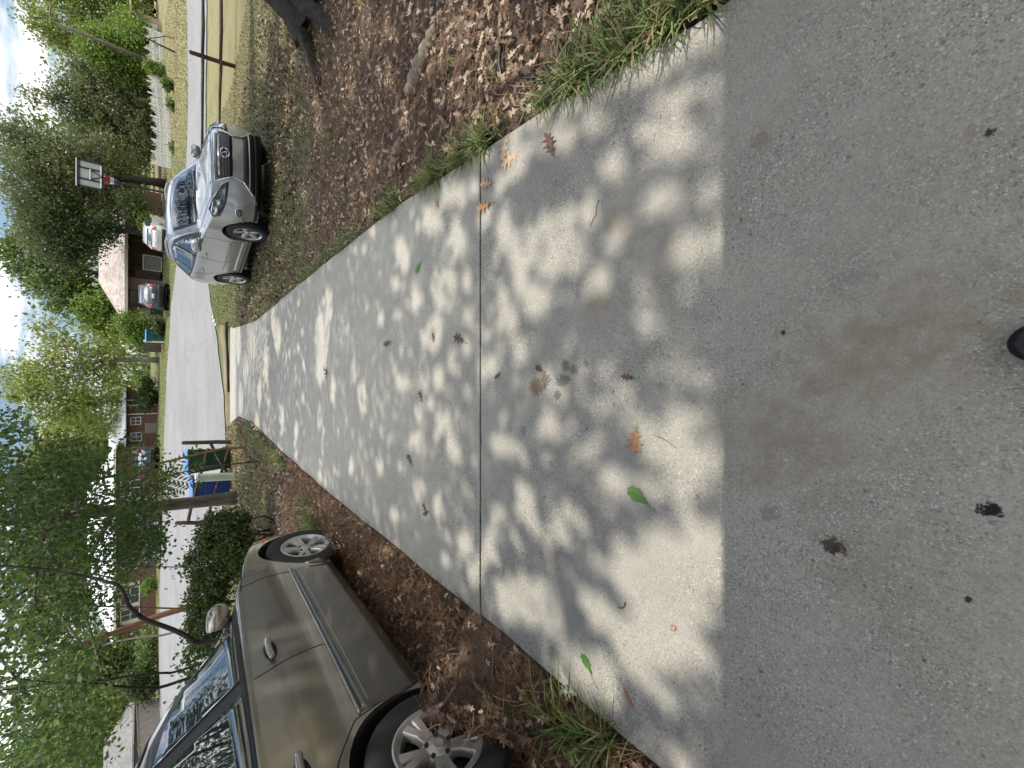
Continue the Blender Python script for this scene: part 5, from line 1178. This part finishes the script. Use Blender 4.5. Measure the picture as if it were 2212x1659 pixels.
bgtree('olive green tree over the small white roofed house', 720, 66, [(725, 150, 66, 55, 70), (700, 205, 66, 45, 35), (670, 110, 66, 50, 60)], M_['f_yellow'], b_, 300, 26, .36, .6, 41, .22)
bgtree('grey-green pine behind the white roof ridge', 650, 70, [(650, 150, 70, 55, 70), (690, 200, 70, 35, 40), (610, 120, 70, 50, 70)], M_['f_grey'], d_, 300, 26, .4, .6, 42, .25)
bgtree('dark pine in shade behind the long white roof', 560, 72, [(570, 150, 72, 60, 70), (520, 120, 72, 60, 80), (610, 190, 72, 50, 40)], M_['f_dark'], d_, 300, 26, .42, .65, 43, .25)
bgtree('mid green tree behind the left half of the white roof', 420, 70, [(430, 140, 70, 80, 70), (350, 130, 70, 80, 80), (470, 90, 70, 60, 60)], M_['f_mid'], b_, 330, 26, .42, .65, 44, .25)
bgtree('pale green tree left of the white roofed house', 230, 60, [(230, 190, 60, 70, 80), (170, 150, 60, 70, 90), (270, 250, 60, 50, 40), (200, 270, 60, 60, 40)], M_['f_mid'], b_, 380, 26, .36, .6, 45, .25)
bgtree('yellow-green tree above the grey board fence', 90, 54, [(90, 180, 54, 80, 90), (20, 140, 54, 80, 100), (120, 250, 54, 60, 40), (40, 250, 54, 60, 45)], M_['f_yellow'], b_, 360, 26, .32, .55, 46, .22)
bgtree('mixed green tree at the far left top corner', -30, 66, [(-10, 120, 66, 90, 110), (-80, 180, 66, 90, 100)], M_['f_mid'], b_, 260, 26, .42, .7, 47, .25)
# far green backdrop so that no bare horizon shows between the trunks
rg = np.random.default_rng(77); n = 1700
u = rg.uniform(-250, 1950, n); Yd_ = rg.uniform(78, 100, n); P = []
for a, Y_ in zip(u, Yd_): P.append(tuple(at(a, 335-abs(rg.normal(0, 1))*62*(1+.4*sin(a/70)), Y_)))
P = np.repeat(np.array(P), 14, 0)+rg.normal(0, 1, (n*14, 3))*np.array([1.3, 1.0, .8]); V, Q = kites(P, rg.uniform(.5, .95, len(P)), rg)
tag(npmesh('far_woods', V, Q, M_['f_mid']), 'far green woods closing the gaps between houses and nearer trees', 'woods', kind='stuff')
# shrubs
def shrub(label, u, v, Y, bl, mat, ncl, nl, leaf, spread, seed, name='shrub', cat='shrub'):
    p = gxy(u, v, Y); t = thing(name, label, cat, p); rg = np.random.default_rng(seed)
    C, P = clumps([(blob(*b)[0]-p, blob(*b)[1]) for b in bl], ncl, nl, rg, spread, .5); V, Q = kites(P, leaf*rg.uniform(.7, 1.3, len(P)), rg); npmesh('foliage', V, Q, mat, t)
    st = MB()
    for k in range(7): e = Vector(C[rg.integers(0, len(C))]); limb(st, (rg.normal(0, .1), rg.normal(0, .1), -.05), e*.9, .03, .008, rg, 5)
    st.build('stems', d_, t, smooth='all', fixn=False); return t
shrub('round bright green bush with reddish tips at the brick house corner', 955, 352, 47.5, [(960, 270, 47.5, 24, 22), (940, 290, 47.5, 24, 22), (955, 312, 47.5, 28, 22), (925, 312, 47.5, 14, 14)], M_['f_bright'], 170, 26, .17, .25, 51)
shrub('spiky yucca plant below the teal bin', 950, 361, 45.8, [(952, 345, 45.8, 16, 12)], M_['f_dark'], 40, 20, .25, .2, 52)
shrub('small round clipped bush below the cream shuttered window', 390, 338, 47.2, [(388, 318, 47.2, 14, 15), (398, 322, 47.2, 12, 12)], M_['f_bright'], 70, 24, .12, .15, 53)
shrub('low spreading green bush at the left house corner', 245, 340, 47, [(245, 318, 47, 40, 18), (200, 312, 47, 30, 24), (285, 322, 47, 25, 12)], M_['f_mid'], 140, 24, .2, .3, 54)
shrub('dark green bush right of the grey board fence', 170, 342, 45.5, [(170, 310, 45.5, 26, 28), (185, 280, 45.5, 20, 22)], M_['f_dark'], 130, 26, .2, .28, 55)
shrub('low dark bush in front of the small white roofed house', 790, 335, 54, [(800, 315, 54, 26, 18), (825, 322, 54, 16, 12)], M_['f_dark'], 110, 24, .22, .3, 56)
shrub('yellow-flowered bush behind the white crossover', 1190, 345, 44.5, [(1180, 318, 44.5, 20, 18)], M_['f_yellow'], 60, 24, .16, .25, 57)
shrub('green bush overhanging the middle of the picket fence', 1512, 352, 46, [(1508, 335, 45.5, 16, 22)], M_['f_bright'], 60, 24, .16, .22, 58)
for i, (u, v) in enumerate(((1478, 372), (1430, 382), (1340, 388))):
    shrub(('fan-leaved agave at the right foot of the picket fence', 'small palm plant below the picket fence middle', 'low leafy plant at the left foot of the picket fence')[i], u, v, 41, [(u, v-10, 41, 9, 9)], M_['f_mid'], 24, 16, .22, .15, 60+i, 'garden_plant', 'plant')
# ================================================================== NEAR LEFT: hanging oak, hedge, stems
rg = np.random.default_rng(91)
o = gxy(581, 494, 16.0)
t = thing('oak_tree', 'leaning grey oak trunk beside the blue bin with dark leaves hanging across the top left', 'tree', o)
mb = MB(); pts = [Vector((0, 0, -.25))]+[at(u, v, Y)-o for (u, v, Y) in ((581, 485, 16), (574, 420, 15.9), (566, 345, 15.7), (557, 250, 15.4), (548, 160, 15.0), (540, 60, 14.4), (530, -80, 13.5))]
mb.tube(pts, [.26, .20, .175, .165, .155, .145, .13, .09], 12)
HANG = []
def region(n, poly, y0, y1):
    us = [p[0] for p in poly]; vs = [p[1] for p in poly]; k = 0
    while k < n:
        u, v = rg.uniform(min(us), max(us)), rg.uniform(min(vs), max(vs)); c = False
        for i in range(len(poly)):
            (xa, ya), (xb, yb) = poly[i], poly[i-1]
            if (ya > v) != (yb > v) and u < (xb-xa)*(v-ya)/(yb-ya)+xa: c = not c
        if c: HANG.append(at(u, v, rg.uniform(y0, y1))); k += 1
region(135, [(330, -60), (330, 190), (420, 240), (500, 255), (560, 300), (600, 345), (650, 335), (690, 290), (720, 200), (690, 120), (760, 60), (740, -60)], 9.5, 14.5)
region(70, [(350, -60), (350, 160), (470, 210), (560, 260), (640, 240), (640, -60)], 9.5, 14.5)
region(105, [(-40, -60), (-40, 190), (60, 235), (150, 215), (190, 240), (230, 190), (300, 235), (350, 200), (350, -60)], 8.0, 12.0)
region(22, [(440, 240), (440, 330), (520, 350), (570, 340), (560, 260)], 10, 13)
region(22, [(360, 140), (360, 285), (470, 315), (560, 345), (660, 330), (640, 220)], 10, 14)
for k in range(16):
    e = HANG[rg.integers(0, len(HANG))]-o; s0 = pts[rg.integers(4, 8)]; limb(mb, s0, s0.lerp(e, .95), .06, .012, rg, 6, .08)
mb.build('trunk', M_['bark'], t, smooth='all', fixn=False)
C = np.array([tuple(p-o) for p in HANG]); n_ = 62
P = np.repeat(C, n_, 0)+rg.normal(0, 1, (len(C)*n_, 3))*np.array([.20, .20, .13])*np.repeat(rg.uniform(.6, 1.5, len(C)), n_)[:, None]
M_['f_hang'] = foliage('hanging_oak_leaves', (0.02, 0.046, 0.010), (0.062, 0.115, 0.026), (0.15, 0.225, 0.055), .5)
V, Q = kites(P, rg.uniform(.05, .115, len(P)), rg); npmesh('crown', V, Q, M_['f_hang'], t)
# hedge behind the tan sedan's bonnet
o = gxy(420, 540, 9.2); t = thing('hedge', 'dense dark green hedge behind the tan sedan bonnet', 'hedge', o)
bl = [blob(u, v, Y, ru, rv, .55) for (u, v, Y, ru, rv) in ((505, 475, 9.0, 45, 55), (440, 460, 9.3, 60, 58), (370, 455, 9.4, 60, 50), (310, 445, 9.5, 50, 45), (470, 510, 8.9, 60, 40), (525, 505, 9.0, 32, 36))]
C, P = clumps([(c-o, r) for c, r in bl], 900, 26, rg, .07, .55); M_['f_hedge'] = foliage('hedge_leaves', (0.018, 0.032, 0.007), (0.05, 0.085, 0.016), (0.12, 0.17, 0.035), .35)
V, Q = kites(P, rg.uniform(.035, .07, len(P)), rg); npmesh('foliage', V, Q, M_['f_hedge'], t)
mb = MB()
for k in range(14): e = Vector(C[rg.integers(0, len(C))]); limb(mb, (e.x*.8, 0, -.1), e*.95, .02, .006, rg, 5)
mb.build('stems', M_['bark_dark'], t, smooth='all', fixn=False)
o = gxy(250, 520, 9.8); t = thing('shrub', 'loose leafy shrub between hedge and tan sedan windscreen', 'shrub', o)
C, P = clumps([(blob(440, 415, 9.6, 18, 20, .3)[0]-o, (.25, .25, .2)), (blob(280, 425, 9.7, 30, 25, .4)[0]-o, (.3, .3, .25)), (blob(230, 440, 9.8, 50, 40, .4)[0]-o, (.5, .4, .4))], 60, 16, rg, .09, .4)
V, Q = kites(P, rg.uniform(.06, .10, len(P)), rg); npmesh('foliage', V, Q, M_['f_hang'], t)
mb = MB()
for k in range(8): limb(mb, (rg.normal(0, .1), 0, 0), Vector(C[rg.integers(0, len(C))]), .015, .006, rg, 5)
mb.build('stems', M_['bark_dark'], t, smooth='all', fixn=False)
# slender stems
def stem(label, pts, r0, r1, m, name='sapling', cat='sapling', leaves=0):
    q = [at(*p) for p in pts]; o = Vector((q[0].x, q[0].y, h1(q[0].x, q[0].y))); t = thing(name, label, cat, o); mb = MB()
    q = [q[0]-o]+[p-o for p in q[1:]]
    if q[0].z > .15: q = [Vector((q[0].x, q[0].y, -.1))]+q
    # smooth
    P = chaikin([np.array(tuple(p)) for p in q], 2); n = len(P)
    mb.tube([tuple(p) for p in P], [r0+(r1-r0)*i/(n-1) for i in range(n)], 7); mb.build('stem', m, t, smooth='all', fixn=False)
    if leaves:
        c = np.repeat(np.array([P[-1], P[-2], P[-3]]), leaves//3, 0)+rg.normal(0, .16, (leaves//3*3, 3)); V, Q = kites(c, rg.uniform(.08, .14, len(c)), rg); npmesh('leaf_tuft', V, Q, M_['f_hang'], t)
    return t
stem('thin ochre stem leaning in front of the green bin', [(690, 500, 13.5), (692, 488, 13.5), (675, 415, 13.4), (655, 330, 13.2), (640, 250, 13)], .035, .022, M_['stem_y'])
stem('straight reddish stem with ochre top left of the long hedge', [(343, 440, 11), (344, 405, 11), (346, 330, 11), (349, 230, 11), (354, 120, 11), (360, -60, 11)], .022, .010, M_['stem_y'])
stem('short thin brown stem above the middle of the hedge', [(434, 420, 11), (434, 390, 11), (435, 320, 11), (436, 250, 11), (440, 150, 11), (452, 20, 11)], .014, .006, M_['stem'])
stem('leaning red-brown trunk crossing the white roof at left', [(330, 345, 24), (322, 325, 24), (290, 240, 23.6), (255, 140, 23), (240, 60, 22.5)], .14, .09, M_['stem'])
stem('pale thin stem beside the leaning red-brown trunk', [(285, 350, 22), (287, 335, 22), (278, 270, 22), (265, 220, 22)], .05, .03, M_['twig'])
stem('dark curved branch arching up from behind the tan sedan windscreen', [(262, 430, 8.2), (285, 405, 8.2), (305, 360, 8.2), (320, 310, 8.2), (345, 282, 8.2), (356, 275, 8.2), (392, 262, 8.2), (402, 235, 8.3), (415, 180, 8.5), (432, 90, 8.8), (440, -60, 9)], .042, .012, M_['bark_dark'])
stem('thin dark twin stem nearer the tan sedan roof', [(205, 380, 9), (206, 350, 9), (200, 290, 9), (190, 220, 9), (182, 150, 9.2), (190, 60, 9.4), (205, -60, 9.6)], .022, .008, M_['bark_dark'])
stem('bowed dark stem curving left over the tan sedan roof', [(172, 350, 9), (173, 320, 9), (174, 280, 9), (180, 225, 9), (190, 165, 9), (178, 80, 9.2), (160, -60, 9.4)], .028, .009, M_['bark_dark'])
# drooping frond of long leaflets in front of the blue bin
o = gxy(655, 490, 11.0); t = thing('sumac_plant', 'drooping pinnate leaves hanging in front of the blue bin lid', 'plant', o); mb = MB(); VV = []; QQ = []
mb.tube([(0, 0, -.05), at(650, 440, 11)-o, at(628, 345, 11)-o, at(622, 300, 11)-o], [.018, .014, .010, .006], 6)
nb = 0
for (ua, va, ub, vb) in ((622, 330, 600, 395), (622, 335, 585, 372), (628, 340, 655, 440), (624, 335, 690, 425), (620, 322, 640, 378), (615, 315, 570, 350), (632, 340, 612, 430)):
    a, b = at(ua, va, 11)-o, at(ub, vb, 10.8)-o; mb.tube([a, a.lerp(b, .5)+Vector((0, 0, .05)), b], [.007, .005, .003], 5); d = (b-a).normalized(); s = d.cross(Vector((0, 1, 0))).normalized()
    for i in range(9):
        p = a.lerp(b, .15+.85*i/8); 
        for sg in (-1, 1):
            e = (s*sg*.8+d*.55+Vector((0, rg.normal(0, .25), -.1))).normalized(); w = e.cross(Vector((0, 1, .2))).normalized()*.022; L_ = .17*(1-.25*i/8)
            VV += [p, p+e*L_*.45+w, p+e*L_, p+e*L_*.45-w]; QQ.append((nb, nb+1, nb+2, nb+3)); nb += 4
mb.build('stem', M_['stem'], t, smooth='all', fixn=False); npmesh('leaflet', np.array([tuple(v) for v in VV]), np.array(QQ), M_['f_mid'], t)

# ================================================================== small things near the camera
def oneleaf(label, X, Yd, size, yaw, m, prof=OAK, wid=1.0, curl=.25, name='fallen_leaf', stem_=.35, seed=0):
    p = pl(1659-Yd, X); p.z += .003; rgl = np.random.default_rng(seed+int(X)); V, Q = leaf_template(prof, wid); V = V.copy(); V[:, 0] -= .5
    V[:, 2] = curl*1.3*V[:, 1]**2+curl*.6*V[:, 0]**2+.02; V[:, 2] -= V[:, 2].min()
    V *= size; me = MB(); me.add([tuple(v) for v in V], [tuple(q) for q in Q])
    t = thing(name, label, 'leaf', p, yaw); t.rotation_euler = (-R(0), R(0), yaw)
    me.build('blade', m, t, fixn=False)
    if stem_:
        s = MB(); z0 = .004; s.tube([(-.5*size, 0, z0), (-(.5+stem_*.5)*size, .03*size, z0+.004), (-(.5+stem_)*size, .0, .002)], [size*.014, size*.011, size*.012], 5); s.build('leaf_stem', m, t, smooth='all', fixn=False)
    return t
lb = plain('tan_brown_leaf', (0.40, 0.21, 0.10), .55, .25, 30); lt = plain('pale_tan_leaf', (0.52, 0.36, 0.22), .6, .2, 30); ldk = plain('dark_brown_leaf', (0.13, 0.07, 0.05), .7, .3, 30); lg = plain('fresh_green_leaf', (0.09, 0.20, 0.035), .4, .25, 25); lgy = plain('grey_green_leaf', (0.30, 0.34, 0.24), .6, .15, 30)
GREENP = [(0, .02), (.15, .09), (.3, .13), (.42, .22), (.5, .19), (.6, .26), (.68, .2), (.8, .17), (.86, .2), (.93, .07), (1, 0)]
oneleaf('large tan-brown lobed oak leaf lying alone in the middle of the driveway', 1372, 955, .098, R(110)+pi*.35, lb, OAK, 1.15, .5, seed=1)
oneleaf('fresh green leaf with long stem lying near the large tan-brown oak leaf', 1378, 1070, .10, R(62), lg, GREENP, 1.2, .4, stem_=.4, seed=2)
oneleaf('small bright green leaf nearer the left driveway edge', 1268, 1432, .085, R(40), lg, GREENP, 1.0, .3, stem_=.75, seed=3)
oneleaf('narrow brown leaf near the grass tuft on the left edge', 1358, 1508, .075, R(215), lb, GREENP, .7, .2, stem_=.5, seed=4)
oneleaf('pale tan oak leaf flat on concrete beside the right edge grass', 1100, 345, .14, R(100), lt, OAK, 1.0, .1, stem_=0, seed=5)
oneleaf('second pale tan oak leaf overlapping the first by the right edge grass', 1090, 322, .13, R(160), lt, OAK, 1.0, .2, stem_=0, seed=6)
oneleaf('dark curled brown leaf in shade below the right edge grass', 1190, 312, .12, R(20), ldk, OAK, 1.0, 1.1, stem_=.2, seed=7)
oneleaf('tan star-shaped leaf on the joint near the right edge', 1052, 398, .11, R(75), lt, OAK, 1.1, .5, stem_=.2, seed=8)
oneleaf('brown oak leaf standing in the expansion joint', 1047, 446, .13, R(85), lb, OAK, .9, .9, stem_=.3, seed=9)
oneleaf('small brown leaf left of the joint leaves', 945, 440, .075, R(35), lb, OAK, .9, .5, stem_=.3, seed=10)
oneleaf('small green leaf far up the driveway on the right', 905, 578, .10, R(130), lg, GREENP, 1.1, .4, stem_=.3, seed=11)
oneleaf('reddish brown leaf with thin stem left of the main joint', 992, 732, .12, R(70), ldk, OAK, .9, .3, stem_=.5, seed=12)
oneleaf('small dark leaf in the pale patch left of the main joint', 937, 728, .07, R(10), ldk, OAK, .9, .6, stem_=.2, seed=13)
oneleaf('brown leaf fragment beside the brown spots', 1166, 797, .055, R(60), ldk, GREENP, 1.2, .6, stem_=.2, seed=14)
oneleaf('red-brown leaf between the spots and the large oak leaf', 1356, 815, .06, R(80), ldk, OAK, .8, .4, stem_=.3, seed=15)
oneleaf('crumpled brown leaf on the far driveway at centre', 910, 856, .09, R(20), ldk, OAK, .9, 1.2, stem_=.2, seed=16)
oneleaf('dark crumpled leaf in the far striped shade', 706, 806, .16, R(15), ldk, OAK, .9, 1.2, stem_=.2, seed=17)
oneleaf('small dark leaf on the far driveway right half', 838, 742, .12, R(95), ldk, OAK, .9, .9, stem_=.4, seed=18)
oneleaf('brown leaf on the left half of the far driveway', 886, 992, .10, R(50), ldk, OAK, .9, .9, stem_=.3, seed=19)
oneleaf('brown leaf of a close pair left of the main joint', 918, 1098, .085, R(30), ldk, OAK, .9, .8, stem_=.2, seed=20)
oneleaf('other brown leaf of the close pair left of the main joint', 921, 1108, .085, R(120), ldk, OAK, .9, .8, stem_=.2, seed=21)
oneleaf('dark wet leaf scrap on the main joint', 1075, 812, .06, R(120), ldk, OAK, .8, .5, stem_=.2, seed=22)
oneleaf('pale grey-green lobed leaf caught by the left edge grass tuft', 1228, 1492, .10, R(120), lgy, OAK, 1.0, .5, stem_=.2, seed=23)
def twig(label, pts, r, m=None, name='twig', cat='twig', lift=.004):
    q = [pl(1659-b, a)+Vector((0, 0, lift)) for a, b in pts]; o = q[0]; t = thing(name, label, cat, o); P = chaikin([np.array(tuple(p-o)) for p in q], 2); mb = MB(); mb.tube([tuple(p) for p in P], r, 6); mb.build('stick', m or M_['bark_dark'], t, smooth='all', fixn=False)
twig('thin bent twig on the concrete below the right side leaves', [(1295, 432), (1288, 450), (1290, 462), (1280, 478), (1276, 490)], .0013, M_['stem'])
twig('long thin twig right of the large tan-brown oak leaf', [(1415, 940), (1440, 950), (1462, 968)], .0011, M_['stem'])
twig('short curled dark twig in the big sunlit patch', [(1352, 1300), (1350, 1308), (1345, 1313), (1336, 1312)], .0022, ldk)
twig('red-brown curled tendril ring at the lower edge of the sunlit patch', [(1450, 1352), (1454, 1348), (1460, 1352), (1460, 1359), (1454, 1362), (1449, 1357)], .0022, lb)
# weathered roots and the black cable in the right bed
def logp(label, pts, r, name='weathered_log', cat='log', m=None, sq=.6):
    q = [gp(1659-b, a) for a, b in pts]; o = q[0].copy(); t = thing(name, label, cat, o); mb = MB(); P = chaikin([np.array(tuple(p-o)) for p in q], 2); n = len(P)
    mb.tube([tuple(p+np.array([0, 0, r*.35+.01*sin(i*2.1)])) for i, p in enumerate(P)], [r*(.55+.6*sin(pi*min(1, (i+.6)/n))) for i in range(n)], 9); mb.build('wood', m or M_['lichen'], t, smooth='all', fixn=False)
logp('longer pale weathered root lying in the right leaf bed', [(948, 62), (935, 95), (915, 140), (898, 180), (884, 215)], .05)
logp('shorter pale weathered root nearer the driveway grass', [(872, 300), (862, 330), (855, 360), (850, 384)], .04)
def cable(label, pts, r):
    q = [gp(1659-b, a)+Vector((0, 0, r+.02)) for a, b in pts]; o = q[0].copy(); t = thing('cable', label, 'cable', o); mb = MB(); P = chaikin([np.array(tuple(p-o)) for p in q], 2); mb.tube([tuple(p) for p in P], r, 8); mb.build('hose', M_['black'], t, smooth='all', fixn=False)
cable('black cable running under the long right edge grass', [(1122, 180), (1150, 176), (1185, 160), (1222, 132), (1255, 100), (1270, 60)], .011)
cable('short loop of black cable among the dry leaves', [(1085, 60), (1092, 110), (1086, 140), (1092, 165)], .010)
q = [at(u, v, 0.1) for u, v in ()]
P = [Vector((x, y, h1(x, y)+.05)) for (x, y) in [(lambda p: (p.x, p.y))(pl(u, v)) for (u, v) in ((962, 497), (948, 492), (915, 492), (880, 493), (846, 493), (812, 494))]]
o = P[0].copy(); t = thing('drain_hose', 'black drain hose lying across the driveway end beside the red soil', 'hose', o); mb = MB(); mb.tube([p-o+Vector((0, .25, .03)) for p in P], [.05, .055, .05, .06, .05, .045], 8); mb.build('hose', M_['black'], t, smooth='all', fixn=False)
for i, (u, v, Y, r) in enumerate(((966, 458, 22.9, .10), (958, 462, 22.6, .08), (975, 453, 23.2, .07))):
    o = gxy(u, v, Y); t = thing('stone', ('largest white stone at the driveway corner by the road', 'white stone nearest the black drain hose', 'small white stone in the verge grass by the road')[i], 'stone', o); mb = MB(); mb.lathe([(.001, -.03), (r, .0), (r*.9, r*.5), (r*.4, r*.85), (.001, r*.9)], 9, 'z'); mb.build('rock', M_['white'], t, smooth='all')
# shoe tip of the photographer at the bottom edge
t = thing('shoe', 'dark grey shoe toe just entering the photo at the bottom of the driveway', 'shoe', (.085, -.318, .015)); so = MB(); up_ = MB(); vs = []; fs = []; n = 14
for i in range(n+1):
    q = i/n; y = q*.262; w = .040+.012*sin(pi*min(1, q*1.15)) if q < .8 else .048*sqrt(max(0, 1-((q-.8)/.2)**2))+.001; h = (.085-.04*q) if q < .9 else .045*(1-((q-.9)/.1)**2)+.006
    for j in range(10):
        a = pi*j/9; vs.append((w*cos(a), y, .018+h*sin(a)))
for i in range(n):
    for j in range(9): fs.append((i*10+j, i*10+j+1, (i+1)*10+j+1, (i+1)*10+j))
fs.append(tuple(range(9, -1, -1))); up_.add(vs, fs); up_.build('upper', plain('dark_grey_shoe', (0.03, 0.032, 0.036), .7, .2, 40), t, smooth='all')
po = [(.042*cos(a)*1.15, -.0+.03*0+.2+.07*sin(a)) for a in np.linspace(0, pi, 14)]+[(-.044, 0), (.044, 0)]; so.prism(po, 0, .022); so.build('sole', M_['black'], t)
# roof edge over the camera: its straight shade line crosses the driveway
sy = pl(830, 1560).y; eh = 2.35; ey = sy+SUN.y/SUN.z*(eh+SLOPE*sy)
t = thing('carport', 'flat carport roof behind the photographer that shades the nearest concrete', 'carport', (0, 0, 0)); mb = MB(); mb.box((1.0, ey-1.35, eh+.11), (12.0, 2.7, .22)); mb.build('roof', M_['white'], t)
for (x, y) in ((-4.8, ey-.2), (6.8, ey-.2), (-4.8, ey-2.4), (6.8, ey-2.4)):
    mb = MB(); z0 = h1(x, y)-.1; mb.box((x, y, (z0+eh)/2), (.12, .12, eh-z0)); mb.build('post', M_['white'], t)
